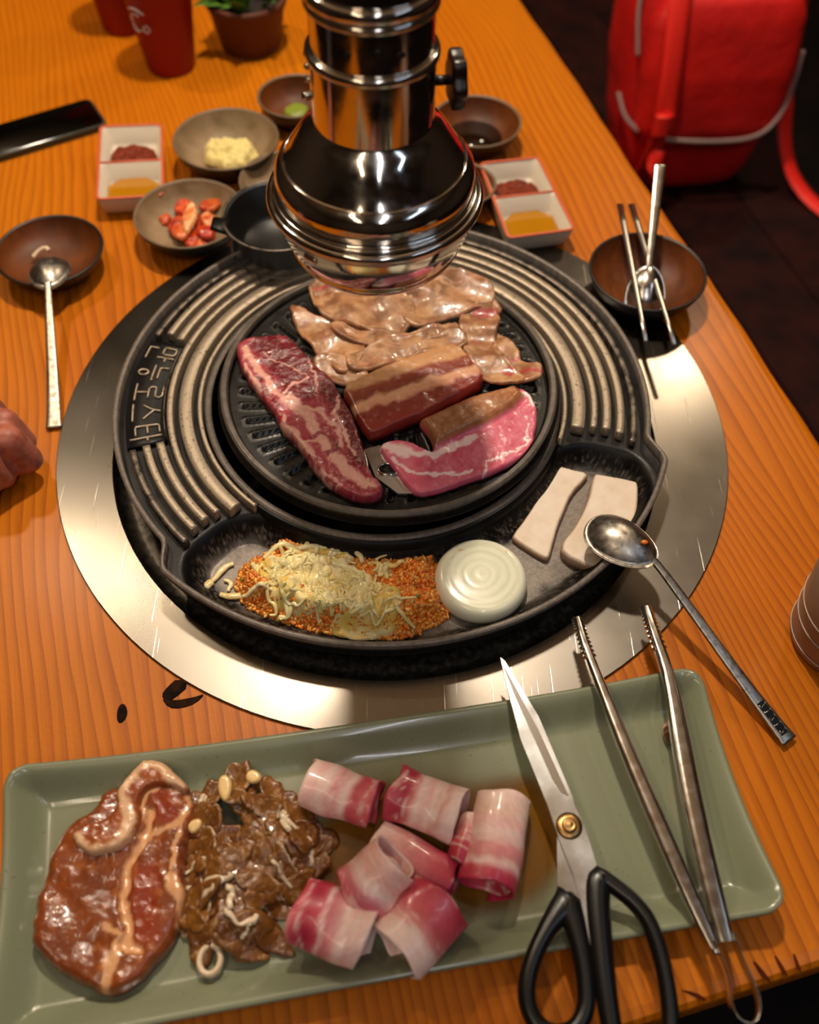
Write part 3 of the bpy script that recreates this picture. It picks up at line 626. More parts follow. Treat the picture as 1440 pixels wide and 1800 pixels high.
def rib_col(x, y, d):
    n = fbm(x * 220, y * 220, 1); c = mixc('#8f2032', '#b54a56', n)
    c = mixc(c, lin('#560812'), fatmask(x, y, rib_dark, 4, .004) * .85)
    c = mixc(c, lin('#e2aa98'), fatmask(x, y, rib_fat, 2, .004) * .88)
    c = mixc(c, lin('#8a1226'), .9 * fatmask(x, y, rib_red, 22, .003))
    v = np.abs(fbm(x * 150, y * 150, 12) - .5); c = mixc(c, lin('#d08a86'), .5 * sst(.016, .003, v))
    return c
rib_poly = [(415, 600), (440, 590), (487, 584), (512, 590), (540, 625), (575, 655), (600, 690), (625, 740), (642, 790), (651, 828), (673, 850), (670, 866), (645, 874), (610, 868), (575, 845), (545, 810), (520, 775), (490, 745), (478, 715), (455, 690), (430, 655), (416, 625)]
piece('beef_rib_slice', 'long marbled raw beef rib slice lying on the grill plate', 'meat', rib_poly, .055, .011, .0032, .001, 'beef', rib_col, lambda x, y, d: .004 * (fbm(x * 60, y * 60, 8) - .5) + .0015 * (fbm(x * 220, y * 220, 9) - .5), start=.5, jag=.0022, seed=4)
# thick pork belly slice, banded along its length
def band_axis(p0, p1, z):
    a, b = at(*p0, z)[:2], at(*p1, z)[:2]; d = b - a; L = np.linalg.norm(d); return a, d / L, L
def banded(p0, p1, z, stops, seed, amp=.12):
    a, d, L = band_axis(p0, p1, z); xs = [s for s, _ in stops]; cs = np.array([lin(c) for _, c in stops])
    def f(x, y, dd):
        t = ((x - a[0]) * d[0] + (y - a[1]) * d[1]) / L + (fbm(x * 70, y * 70, seed) - .5) * amp * 2 + (fbm(x * 300, y * 300, seed + 9) - .5) * amp * .5
        return np.stack([np.interp(t, xs, cs[:, k]) for k in range(3)], 1) * (.88 + .24 * fbm(x * 400, y * 400, seed + 3))[:, None]
    return f
piece('thick_pork_belly_slice', 'thick browned pork belly slice with red and pale fat bands on the grill', 'meat',
      [(597, 680), (640, 660), (700, 635), (760, 612), (806, 602), (830, 632), (851, 655), (848, 672), (830, 682), (760, 722), (700, 747), (652, 766), (640, 757), (620, 722)], .055, .012, .0035, .001, 'cooked',
      banded((690, 640), (745, 735), .055, [(0, '#c08a5a'), (.2, '#c99468'), (.27, '#8c3a22'), (.42, '#7a2a1a'), (.48, '#d09a76'), (.6, '#c98a6c'), (.66, '#7e2418'), (.95, '#8a2c20')], 21, .09), lambda x, y, d: .003 * (fbm(x * 90, y * 90, 5) - .5), start=.5, jag=.0015, seed=6)
pk_cook = ats([(735, 738), (780, 715), (840, 690), (905, 672), (925, 690), (905, 715), (860, 740), (800, 765), (765, 785), (745, 752)], .055)[:, :2]
pk_fat = pcurves([([(690, 782), (715, 790)], 15), ([(672, 778), (720, 790), (765, 795), (800, 775), (835, 765)], 9), ([(900, 695), (930, 685), (943, 705)], 9), ([(850, 835), (858, 805), (890, 790), (925, 775), (930, 740)], 2.4), ([(690, 800), (720, 825), (770, 830), (830, 822)], 4)], .055)
def pk_col(x, y, d):
    P = np.stack([x, y], 1) + (fbm(x * 120, y * 120, 3) - .5)[:, None] * .006
    c = mixc('#c63a5a', '#e58294', fbm(x * 110, y * 110, 31)); c = mixc(c, lin('#f3d2cf'), fatmask(x, y, pk_fat, 6, .004))
    ins = np.where(inside(P, pk_cook), pld(P, pk_cook, True)[0], -pld(P, pk_cook, True)[0])
    return mixc(c, mixc('#8a4c28', '#b98256', fbm(x * 240, y * 240, 7)), sst(-.001, .003, ins))
piece('pink_pork_slice', 'bright pink pork slice with browned folded upper edge on the grill', 'meat',
      [(735, 738), (780, 715), (840, 690), (900, 673), (930, 680), (946, 705), (946, 740), (936, 775), (912, 800), (870, 822), (820, 840), (770, 857), (735, 864), (710, 842), (690, 815), (670, 790), (667, 778), (690, 768), (722, 771), (748, 782), (764, 790), (757, 765), (745, 750)], .054, .0065, .0026, .001, 'pork', pk_col,
      lambda x, y, d: .006 * sst(-.002, .006, np.where(inside(np.stack([x, y], 1), pk_cook), 1, -1) * pld(np.stack([x, y], 1), pk_cook, True)[0]) + .0025 * (fbm(x * 90, y * 90, 15) - .5), start=.5, jag=.0012, seed=8)
# thin cooked slices
def cook_col(seed, red=None):
    rc = pcurves(red, .055) if red else None
    def f(x, y, d):
        c = mixc('#845636', '#b9885e', sst(.3, .7, fbm(x * 75, y * 75, seed))); c = mixc(c, lin('#d0a47c'), .6 * sst(.45, .7, fbm(x * 160, y * 160, seed + 2)))
        v = np.abs(fbm(x * 60, y * 150, seed + 4) - .5); c = mixc(c, lin('#a8604a'), .5 * sst(.04, .01, v))
        if rc: c = mixc(c, lin('#a83436'), .9 * fatmask(x, y, rc, seed, .006))
        return c
    return f
G = 'thin cooked pork slices on the grill'
def wavy(z0, amp, seed, ang):
    ca, sa = math.cos(ang), math.sin(ang)
    return lambda x, y: z0 + amp * (np.abs(fbm(x * 26, y * 26, seed, 2) - .40) * 2.4 + .28 * np.sin((x * ca + y * sa) * 170 + 5 * fbm(x * 25, y * 25, seed + 3, 2)))
for k, (pts, z0, ang, red, lab) in enumerate((
    ([(540, 500), (560, 478), (620, 470), (690, 480), (720, 500), (735, 540), (725, 575), (690, 592), (645, 578), (600, 566), (556, 545)], .048, .4, [([(560, 500), (590, 500)], 7)], 'broad thin cooked pork slice lying half under the hood'),
    ([(690, 500), (740, 478), (800, 470), (850, 485), (872, 510), (862, 535), (820, 548), (770, 562), (730, 575), (705, 560)], .049, 1.2, None, 'pale thin cooked pork slice beside the broad one under the hood'),
    ([(506, 530), (520, 528), (545, 548), (580, 555), (612, 575), (640, 588), (646, 612), (630, 640), (600, 652), (572, 632), (548, 606), (522, 578), (512, 552)], .0465, 2.0, None, 'pointed thin cooked pork slice beside the marbled beef rib'),
    ([(575, 560), (640, 570), (700, 588), (760, 572), (800, 560), (812, 580), (760, 600), (700, 610), (640, 605), (590, 590)], .050, .1, None, 'folded cooked pork slice between the hood and the long strip'),
    ([(606, 628), (660, 600), (720, 590), (800, 578), (826, 592), (820, 614), (745, 624), (690, 640), (645, 652), (612, 648)], .052, .2, [([(745, 575), (768, 572)], 6)], 'long narrow cooked pork strip behind the thick belly slice'),
    ([(545, 622), (580, 612), (620, 630), (652, 655), (640, 668), (600, 668), (575, 662), (556, 648)], .047, 1.0, None, 'short pale cooked pork piece tucked behind the beef rib'),
    ([(803, 548), (835, 532), (872, 536), (882, 560), (872, 590), (880, 622), (908, 648), (930, 668), (890, 680), (852, 672), (828, 642), (812, 605)], .0505, 1.5, [([(835, 545), (868, 548)], 12), ([(880, 652), (905, 656)], 6)], 'thin cooked pork slice with a red raw end beside the slots'),
    ([(868, 575), (895, 588), (914, 610), (918, 630), (952, 638), (957, 658), (925, 672), (890, 662), (868, 640), (860, 610)], .0465, 2.4, [([(880, 628), (915, 622)], 6), ([(900, 650), (948, 648)], 7)], 'small crumpled cooked pork slice with dark red streaks'),
    ([(835, 505), (868, 512), (884, 530), (878, 545), (850, 540), (830, 528)], .047, .8, None, 'small cooked pork scrap beside the red-ended slice'))):
    piece('cooked_pork_slice', lab, 'meat', pts, .054, .0026, .0016, .0012, 'cooked', cook_col(40 + k * 7, red), lambda x, y, d, k=k: 1 * .0009 * np.abs(fbm(x * 120, y * 120, k) - .5) + .002 * sst(.005, 0, d) * fbm(x * 90, y * 90, k + 40), wavy(z0, .0072, 3 + k, ang), G, jag=.003, seed=20 + k)
# ================================================================== the well: rice, onion, mushrooms
WZ = .0092
rice_poly = ats([(412, 1012), (428, 980), (465, 965), (500, 942), (545, 928), (600, 932), (650, 945), (690, 950), (740, 964), (768, 980), (772, 1015), (792, 1060), (788, 1080), (752, 1095), (722, 1112), (650, 1116), (590, 1106), (540, 1098), (480, 1080), (430, 1058), (414, 1035)], .018)[:, :2]
for _i in range(len(rice_poly)):                                # keep the heap on the floor of the well
    for _k in range(40):
        _q = rice_poly[_i] - PC; _r = np.hypot(*_q)
        if well_sdf(np.array(_r), np.degrees(np.arctan2(_q[1], _q[0]))) < -.0065: break
        rice_poly[_i] = PC + _q / _r * (_r + .001 * np.sign(.189 - _r))
rice_poly = chaikin(rice_poly, 2)
def rice_floor(x, y):
    r = np.hypot(x - PC[0], y - PC[1]); return np.maximum(WZ, np.minimum(pan_z(r, np.degrees(np.arctan2(y - PC[1], x - PC[0]))) + .0004, .0165))
def rice_h(x, y):
    P = np.stack([x, y], 1); d = np.where(inside(P, rice_poly), pld(P, rice_poly, True)[0], 0)
    return np.maximum(rice_floor(x, y), WZ + .017 * sst(0, .014, d) * (.35 + 1.2 * fbm(x * 80, y * 80, 77)))
fr = thing('fried_rice', 'orange kimchi fried rice topped with melted cheese in the pan well', 'fried rice', (*rice_poly.mean(0), TZ + WZ))
V, F, c = slab(rice_poly, rice_floor, .001, .002, .0016, lambda x, y, d: rice_h(x, y) - rice_floor(x, y) - .0005, lambda x, y, d: mixc('#c05a12', '#e08022', fbm(x * 300, y * 300, 2)), sm=0)
o = obj('rice_mound', V, F, M['rice'], fr, col=c)
def scatter(poly, n):
    lo, hi = poly.min(0), poly.max(0); out = []
    while len(out) < n:
        P = lo + rng.random((n * 2, 2)) * (hi - lo); out += list(P[inside(P, poly)])
    return np.array(out[:n])
def grains(P, zf, L, Wd, cols, lift=.0008, stand=.5):
    parts, cc = [], []
    for x, y in P:
        z = float(zf(np.array([x]), np.array([y]))[0]) + TZ + lift * rng.random()
        a = rng.random() * 6.28; e = (rng.random() - .5) * stand * 2
        d = np.array([math.cos(a) * math.cos(e), math.sin(a) * math.cos(e), math.sin(e)]) * L * (.8 + .4 * rng.random()) / 2
        s = np.cross(d, (0, 0, 1)); s = s / (np.linalg.norm(s) + 1e-9) * Wd / 2; u = np.cross(s, d); u = u / (np.linalg.norm(u) + 1e-12) * Wd / 2
        c0 = np.array([x, y, z])
        V = [c0 - d]
        for f in (-.45, .45):
            V += [c0 + d * f + s, c0 + d * f + u, c0 + d * f - s, c0 + d * f - u]
        V.append(c0 + d)
        F = [[0, 2, 1], [0, 3, 2], [0, 4, 3], [0, 1, 4], [1, 2, 6, 5], [2, 3, 7, 6], [3, 4, 8, 7], [4, 1, 5, 8], [9, 5, 6], [9, 6, 7], [9, 7, 8], [9, 8, 5]]
        parts.append((np.array(V), F)); c = cols[rng.integers(len(cols))]; cc.append(np.repeat((lin(c) * (.8 + .4 * rng.random()))[None], 10, 0))
    V, F = join(parts); return V, F, np.concatenate(cc)
V, F, c = grains(scatter(rice_poly, 3000), rice_h, .0064, .0031, ['#fb9a38', '#f58c2a', '#fca848', '#ee7a1c', '#fdb45c', '#f4882a', '#e66c16'], .0016)
o = obj('rice_grains', V, F, M['rice'], fr, col=c); o['kind'] = 'stuff'
for m_, n_, cl in (('greenbit', 16, 'scallion_bit'), ('redbit', 14, 'chilli_bit')):
    V, F, c = grains(scatter(rice_poly, n_), rice_h, .006, .003, ['#ffffff'], .0025); o = obj(cl + 's', V, F, M[m_], fr); o['kind'] = 'stuff'
def cheese_col(seed): return lambda x, y, d: mixc(mixc('#f2dfa4', '#e4bf58', sst(.42, .7, fbm(x * 75, y * 75, seed))), lin('#e07a26'), .45 * sst(.66, .8, fbm(x * 160, y * 160, seed + 4)))
for k, pts in enumerate(([(440, 1000), (470, 985), (505, 985), (530, 968), (575, 975), (612, 985), (620, 1010), (600, 1040), (590, 1075), (560, 1085), (525, 1078), (495, 1068), (470, 1050), (478, 1025), (455, 1020)],
                         [(600, 1010), (640, 1005), (665, 1025), (700, 1045), (710, 1075), (690, 1105), (640, 1116), (590, 1110), (575, 1095), (605, 1070)], [(505, 965), (560, 950), (600, 955), (625, 975), (612, 995), (560, 985), (520, 985)],
                         [(668, 985), (690, 990), (695, 1015), (678, 1025), (662, 1010)])):
    L = ats(pts, .022)[:, :2]; L = resample(L, 70, True)
    L = L + (np.stack([fbm(L[:, 0] * 330, L[:, 1] * 330, k), fbm(L[:, 0] * 330, L[:, 1] * 330, k + 9)], 1) - .47) * .007
    V, F, c = slab(L, lambda x, y: rice_h(x, y) + .0004, .0042, .003, .0012, lambda x, y, d: .0042 * (fbm(x * 210, y * 210, 6 + k) - .5), cheese_col(60 + k), sm=1)
    obj('melted_cheese', V, F, M['cheese'], fr, col=c)
def strand(P, r, jit=.003, zf=rice_h, lift=.0040):
    P = chaikin(resample(P, 6) + rng.normal(0, jit, (6, 2)), 2, False)
    z = zf(P[:, 0], P[:, 1]) + TZ + lift + .0015 * fbm(P[:, 0] * 200, P[:, 1] * 200, int(rng.integers(99)))
    k = np.linspace(0, 1, len(P)); rr_ = r * (.55 + .6 * np.sin(math.pi * (.1 + .8 * k)) * (.8 + .4 * vno(k * 5, r * 9e3)))
    return tube(np.c_[P, z], rr_, rr_ * .6, 7)
parts = []; cz = ats([(470, 975), (560, 940), (615, 985), (690, 1020), (700, 1090), (600, 1105), (500, 1070), (440, 1030)], .022)[:, :2]
for p in scatter(cz, 62):
    a = rng.random() * 6.28; l = .008 + .014 * rng.random(); parts.append(strand(np.array([p, p + l * np.array([math.cos(a), math.sin(a)])]), .0010 + .0009 * rng.random()))
V, F = join(parts); c = mixc('#f3e2ae', '#e6c668', fbm(V[:, 0] * 90, V[:, 1] * 90, 5)); o = obj('cheese_shreds', V, F, M['cheese'], fr, col=c); o['kind'] = 'stuff'
for pts, r in (([(552, 995), (555, 970), (560, 952), (563, 942)], .0018), ([(572, 985), (585, 965), (598, 950), (604, 943)], .0016), ([(465, 985), (500, 965), (540, 955), (575, 958)], .0020), ([(425, 1040), (450, 1035), (480, 1040)], .0018), ([(640, 985), (625, 965), (640, 950)], .002), ([(590, 1000), (615, 1005), (640, 1015)], .0016)):
    V, F = strand(ats(pts, .022)[:, :2], r, .0008); obj('cheese_strand', V, F, M['cheese'], fr, col=mixc('#f6ecc8', '#efd88e', fbm(V[:, 0] * 90, V[:, 1] * 90, 8)))
# stray cheese shreds on the bare pan
sc_ = thing('stray_cheese', 'stray melted cheese shreds on the bare pan beside the fried rice', 'cheese', at(395, 1025, WZ))
flat = lambda x, y: np.full_like(x, WZ - .0004)
for pts, r in (([(410, 990), (385, 1005), (368, 1025)], .0022), ([(372, 1022), (362, 1035)], .0030), ([(385, 1045), (405, 1050), (430, 1045)], .0026), ([(395, 1018), (407, 1025), (402, 1038)], .0016)):
    V, F = strand(ats(pts, .011)[:, :2], r, .0005, flat, r * .6); obj('cheese_strand', V, F, M['cheese'], sc_, col=mixc('#f3e9c8', '#e2b84e', fbm(V[:, 0] * 120, V[:, 1] * 120, 3)))
# onion
oc = at(845, 1018, .018); R = .0345
prof = [(.0, .0166)]
for k in range(1, 40):
    r = R * .80 * k / 39; prof.append((r, .0166 + .00004 * math.sin(k * .6 + .8 * math.sin(k * .37)) - .0007 * (k / 39) ** 2))
prof += [(R * .86, .0158), (R * .93, .0135), (R * .98, .0105), (R, .0070), (R * .985, .003), (R * .94, .0), (0, 0)]
V, F = lathe(prof, (oc[0], oc[1], TZ + WZ - .0002), 72)
r = np.hypot(V[:, 0] - oc[0], V[:, 1] - oc[1]); nz = fbm(V[:, 0] * 90, V[:, 1] * 90, 4)
c = mixc('#e6e4cc', '#c9c9a4', sst(.4, .8, .5 + .5 * np.sin(r * 950 + nz * 4)) * .35 * (r < R * .82)); c = mixc(c, lin('#c98a3a'), .8 * sst(.62, .72, nz) * (np.abs(r - R * .82) < .004))
on = obj('onion_slice', V, F, M['onion'], col=c); tag(on, 'thick round white onion slice standing in the pan well', 'onion')
# mushrooms
def mush_col(edgec): return lambda x, y, d: mixc(mixc('#e9d9c6', '#d6bda2', fbm(x * 110, y * 110, 4)), lin(edgec), .8 * sst(.0016, .0002, d))
GM = 'king oyster mushroom slices'
piece('mushroom_slice', 'waisted cream mushroom slice with thin brown edge, between onion and wider slice', 'mushroom', [(975, 818), (980, 814), (1000, 820), (1037, 828), (1030, 840), (1008, 862), (990, 900), (976, 940), (968, 976), (960, 980), (938, 968), (902, 944), (901, 938), (924, 908), (946, 872), (962, 840)], .017, .0065, .0024, .001, 'mushroom', mush_col('#8a5a30'), lambda x, y, d: .0014 * (fbm(x * 55, y * 55, 2) - .5), WZ, GM, .55, jag=.0006, seed=3)
piece('mushroom_slice', 'wide pale pinkish mushroom slice lying under the soup spoon', 'mushroom', [(1044, 830), (1052, 830), (1118, 842), (1124, 848), (1124, 880), (1116, 925), (1090, 955), (1066, 985), (1042, 998), (988, 972), (988, 950), (1010, 925), (1034, 880)], .021, .011, .0026, .001, 'mushroom', mush_col('#b08a70'), lambda x, y, d: .001 * (fbm(x * 60, y * 60, 6) - .5), WZ, GM, .65, jag=.0005, seed=5)
# ================================================================== cutlery
def spoon(name, label, bowl_c, toward, bl, bw, path, wid, thk, up=1, tilt=0.0, group=None, m='spoon_steel', neckz=None):
    """bowl: ellipsoid shell centred at bowl_c whose axis points to 'toward'; up=1: hollow side down"""
    t = thing(name, label, 'spoon', np.asarray(path[-1]), group)
    d = np.asarray(toward, float) - np.asarray(bowl_c); d /= np.linalg.norm(d); s = np.cross(d, (0, 0, 1)); s /= np.linalg.norm(s); n = np.cross(s, d)
    V, F = [], []; na, nr = 40, 9
    for lay in (0, 1):
        for i in range(nr):
            f = i / (nr - 1)
            for j in range(na):
                a = 2 * math.pi * j / na; e = 1 + .10 * math.cos(a)
                h = (1 - f ** 2.4) * bw * .30 - (0 if lay == 0 else .0009)
                V.append(np.asarray(bowl_c) + d * bl / 2 * f * math.cos(a) * (1 + .06 * math.cos(a)) + s * bw / 2 * f * math.sin(a) / e + n * h * up)
        o_ = lay * nr * na
        for i in range(nr - 1):
            for j in range(na):
                q = [o_ + i * na + j, o_ + (i + 1) * na + j, o_ + (i + 1) * na + (j + 1) % na, o_ + i * na + (j + 1) % na]
                F.append(q if lay == 0 else q[::-1])
    for j in range(na): F.append([(nr - 1) * na + j, (nr - 1) * na + (j + 1) % na, (2 * nr - 1) * na + (j + 1) % na, (2 * nr - 1) * na + j])
    obj('spoon_bowl', V, F, M[m], t)
    P = chaikin(np.array(path), 2, False); k = np.linspace(0, 1, len(P))
    obj('handle', *tube(P, np.interp(k, [0, .12, .3, .7, 1], wid), np.interp(k, [0, .3, 1], thk), 12, power=.7), M[m], t)
    return t
b0 = at(1092, 943, .046); b1 = at(1150, 985, .040); e1 = at(1388, 1303, .004)
mid = lambda f, z: np.append((b1 * (1 - f) + e1 * f)[:2], TZ + z)
sp = spoon('soup_spoon', 'steel spoon lying face down across the pan rim beside the mushrooms', b0 + np.array([0, 0, -.006]), b1, .058, .041, [b1 - (b1 - b0) * .22 + np.array([0, 0, .001]), b1, mid(.15, .0355), mid(.5, .021), mid(.8, .0095), e1], [.0040, .0030, .0030, .0046, .0068], [.0022, .0018, .0014])
d = (e1 - mid(.8, .0095)); L = np.linalg.norm(d); d /= L; sd = np.cross(d, (0, 0, 1)); sd /= np.linalg.norm(sd); nn = np.cross(sd, d)
pc = e1 - d * .0185 + nn * .0016
obj('stamped_panel', *tube([pc - d * .013, pc, pc + d * .013], .0042, .0005, 4, up=nn), M['black_iron'], sp, smooth=False)
parts = []
for k in range(5):
    c0 = pc - d * .0105 + d * .0052 * k + nn * .0006
    for a, b in (((-.0026, -.0013), (-.0026, .0013)), ((.0026, -.0013), (.0026, .0013)), ((-.0026, 0), (.0026, 0 if k % 2 else .0012))): parts.append(tube([c0 + sd * a[0] + d * a[1], c0 + sd * b[0] + d * b[1]], .0003, .0003, 5, up=nn))
obj('stamped_marks', *join(parts), M['steel'], sp)
V, F = ball(at(1133, 953, .052), .0028, 8, (1, .7, .5)); obj('rice_crumb', V, F, M['rice'], sp, col=np.repeat(lin('#d8701c')[None], len(V), 0))
# ================================================================== bowls
def bowl(name, label, cx, cy, r, h, inner, outer='blackglaze', group=None, z0=0.0, foot=.55, flat=.45, rim='rimglaze'):
    p = at(cx, cy, h + z0); t = thing(name, label, 'bowl', (p[0], p[1], TZ + z0), group); c = (p[0], p[1], TZ + z0)
    f = r * foot
    obj('outer_shell', *lathe([(0, 0), (f, 0), (f * 1.02, .003), (r * .80, h * .36), (r * .94, h * .70), (r, h - .001), (r + .0002, h)], c, 72), M[outer], t)
    obj('inner_glaze', *lathe([(r - .0026, h - .0002), (r * .88, h * .66), (r * .72, h * .38), (r * flat, .0062), (0, .0050)], c, 72), M[inner], t)
    obj('rim', *lathe([(r + .0002, h - .0006), (r, h + .0006), (r - .0014, h + .001), (r - .0026, h - .0004)], c, 72), M[rim], t)
    return t, p
B = 'small round side dish bowls'
bowl('saucer_bowl', 'brown saucer bowl with a spoon in it beside the steel ring', 86, 438, .050, .026, 'brownglaze', group=B, rim='blackglaze')
tg, pg = bowl('side_dish_bowl', 'taupe bowl of minced garlic next to the two-part sauce dish', 397, 243, .0545, .033, 'greyglaze', group=B)
tk, pk = bowl('side_dish_bowl', 'taupe bowl of red kimchi beside the small black pot', 332, 374, .0530, .030, 'greyglaze', group=B)
bowl('side_dish_bowl', 'taupe bowl half hidden between the black pot and the hood', 503, 314, .047, .030, 'greyglaze', group=B)
bowl('side_dish_bowl', 'brown bowl with greens behind the hood, near the potted plant', 520, 168, .0420, .030, 'brownglaze', group=B)
ts, ps = bowl('side_dish_bowl', 'brown bowl of dark soy sauce behind the hood knob', 838, 212, .0480, .030, 'brownglaze', group=B)
bowl('side_dish_bowl', 'brown bowl tucked between the hood and the sauce dish', 812, 322, .0350, .026, 'brownglaze', group=B)
tb, pb = bowl('saucer_bowl', 'brown bowl holding a spoon and chopsticks near the table edge', 1139, 476, .0540, .032, 'brownglaze', group=B, rim='blackglaze')
obj_ = obj('soy_sauce', *lathe([(.030, .0), (.0302, .0014), (.0, .0016)], (ps[0] - .002, ps[1] - .002, TZ + .0105), 40), M['soy']); tag(obj_, 'dark soy sauce pooled in the brown bowl', 'sauce')
# garlic mince
gpoly = ats([(352, 262), (365, 240), (378, 228), (400, 236), (420, 244), (435, 232), (452, 250), (450, 268), (430, 280), (395, 283), (368, 276)], .02)
V, F, c = slab(gpoly, .0090, .010, .010, .0012, lambda x, y, d: .016 * (fbm(x * 150, y * 150, 3) - .45), start=.05, jag=.005); V = V
o = obj('minced_garlic', V, F, M['mince']); tag(o, 'heap of pale yellow minced garlic in the taupe bowl', 'garlic')
# kimchi
kr = thing('kimchi', 'pile of red and white kimchi pieces in the taupe bowl', 'kimchi', at(335, 385, .008))
for k, (pts, z, t_, colr) in enumerate((([(290, 400), (310, 380), (345, 370), (375, 385), (382, 415), (350, 425), (310, 420)], .009, .009, ('#8e1c06', '#c8400f')), ([(303, 365), (318, 350), (340, 352), (338, 370), (318, 380)], .013, .009, ('#b02a0a', '#d8581c')), ([(318, 378), (328, 360), (342, 355), (348, 372), (338, 400), (325, 412)], .017, .009, ('#e8b078', '#d86a2c')),
     ([(345, 358), (375, 343), (392, 340), (390, 362), (370, 370)], .013, .008, ('#c8601c', '#a8300c')), ([(350, 390), (372, 395), (378, 412), (355, 418), (342, 405)], .016, .006, ('#a01c06', '#c23a10')), ([(275, 382), (292, 370), (302, 378), (290, 392)], .009, .007, ('#c8501c', '#9a2a0a')), ([(298, 395), (318, 386), (337, 402), (322, 420), (302, 414)], .0145, .006, ('#d8703a', '#b8380f')), ([(350, 374), (368, 366), (382, 380), (372, 402), (356, 396)], .0155, .006, ('#e09060', '#c0451a')), ([(330, 412), (352, 416), (370, 426), (345, 434), (322, 426)], .0095, .006, ('#b8380f', '#d86a30')))):
    V, F, c = slab(ats(pts, z + .004), lambda x, y, k=k, z=z: z + .007 * (fbm(x * 70, y * 70, k + 30, 2) - .35), t_ * .5, .003, .0011, lambda x, y, d, k=k: .003 * (fbm(x * 160, y * 160, k) - .4), lambda x, y, d, k=k, colr=colr: mixc(colr[0], colr[1], sst(.3, .7, fbm(x * 170, y * 170, k + 3))), jag=.004, seed=k)
    obj('kimchi_leaf', V, F, M['kimchi'], kr, col=c)
# little black pot on the pan's holder
pr_ = at(490, 378, .068); pt = thing('small_black_pot', 'small black handled pot standing at the back of the grill pan', 'pot', (pr_[0], pr_[1], TZ + .030))
R = .050
obj('pot_body', *lathe([(0, .034), (.036, .034), (.040, .040), (R - .003, .066), (R, .068), (R + .0015, .0685), (R - .001, .0690), (R - .004, .0675), (.037, .042), (.034, .038), (0, .038)], (pr_[0], pr_[1], TZ), 72), M['black_iron'], pt)
obj('pot_rim', *lathe(torus(.0688, R + .0002, .0013, .0010), (pr_[0], pr_[1], TZ), 72, True), M['ironrim'], pt)
h0, h1 = at(404, 400, .066), at(372, 392, .070); h2 = h0 + (h1 - h0) * 1.0
obj('pot_handle', *tube([h0, (h0 + h1) / 2, h2], [.010, .009, .008], .0025, 10, power=.5), M['black_iron'], pt)
# ------------------------------------------------------------------ two-part sauce dishes
def dish(label, corners, div, paste_l, oil_l):
    C4 = ats(corners, .024); cen = C4.mean(0); t = thing('sauce_dish', label, 'sauce dish', (cen[0], cen[1], TZ), 'two-part sauce dishes')
    H = .024; P = C4[:, :2]
    def ring_(k, z, n=10, P=P):
        c = P.mean(0); Q = c + (P - c) * k; out = []
        for i in range(4):
            a, b, pv = Q[i], Q[(i + 1) % 4], Q[i - 1]; rr_ = .006
            d0 = (pv - a) / np.linalg.norm(pv - a); d1 = (b - a) / np.linalg.norm(b - a)
            for f in np.linspace(0, 1, 5): out.append((1 - f) ** 2 * (a + d0 * rr_) + 2 * f * (1 - f) * a + f * f * (a + d1 * rr_))
        return np.c_[np.array(out), np.full(len(out), TZ + z)]
    def stack(rings):
        n = len(rings[0]); V = np.concatenate(rings); F = []
        for i in range(len(rings) - 1):
            for j in range(n): F.append([i * n + j, i * n + (j + 1) % n, (i + 1) * n + (j + 1) % n, (i + 1) * n + j])
        F.append([(len(rings) - 1) * n + j for j in range(n)]); return V, F
    obj('dish_shell', *stack([ring_(.995, H), ring_(1.0, H - .001), ring_(.93, .006), ring_(.86, .0)]), M['melamine'], t)
    f0, f1 = np.array(div[0]), np.array(div[1]); D = ats([f0, f1], .024)[:, :2]
    for k, half in enumerate(((P[0], P[1], D[1], D[0]), (D[0], D[1], P[2], P[3]))):
        h = np.array(half); 
        obj('compartment', *stack([ring_(.995, H, P=h), ring_(.92, H - .0006, P=h), ring_(.80, .007, P=h), ring_(.70, .004, P=h)]), M['melamine'], t)
    rp = chaikin(np.concatenate([P]), 2); z = np.full((len(rp), 1), TZ + H)
    rr2 = ring_(.985, H + .0004); obj('red_rim', *tube(rr2, .0016, .0009, 6, True), M['redrim'], t)
    dd = np.c_[D, [TZ + H + .0003] * 2]; m_ = dd.mean(0); obj('red_divider', *tube([m_ + (dd[0] - m_) * .96, m_ + (dd[1] - m_) * .96], .0014, .0009, 6), M['redrim'], t)
    h = np.array((P[0], P[1], D[1], D[0])); c = h.mean(0); q = c + (h - c) * .74; q = q + (np.array([P[2] + P[3] - P[0] - P[1]])[0] / 2) * .05
    V, F, _ = slab(q, .0046, .008, .010, .0012, lambda x, y, d: .006 * (fbm(x * 130, y * 130, 5) - .4)); o = obj('dipping_paste', V, F, M['paste']); tag(o, paste_l, 'paste')
    h = np.array((D[0], D[1], P[2], P[3])); c = h.mean(0)
    V, F, _ = slab(c + (h - c) * .79, .0044, .0050, .001, .0016, start=.9, sm=1); o = obj('sesame_oil', V, F, M['oil']); tag(o, oil_l, 'oil')
    return t
dish('white two-part sauce dish with red rim beside the garlic bowl', [(176, 222), (285, 218), (288, 344), (169, 352)], [(172, 287), (287, 281)], 'red-brown dipping paste in the sauce dish by the garlic bowl', 'golden sesame oil in the sauce dish by the garlic bowl')
dish('white two-part sauce dish with red rim beside the pan and hood', [(843, 287), (946, 276), (1011, 404), (893, 420)], [(868, 349), (977, 336)], 'red-brown dipping paste in the sauce dish by the hood', 'golden sesame oil in the sauce dish by the hood')
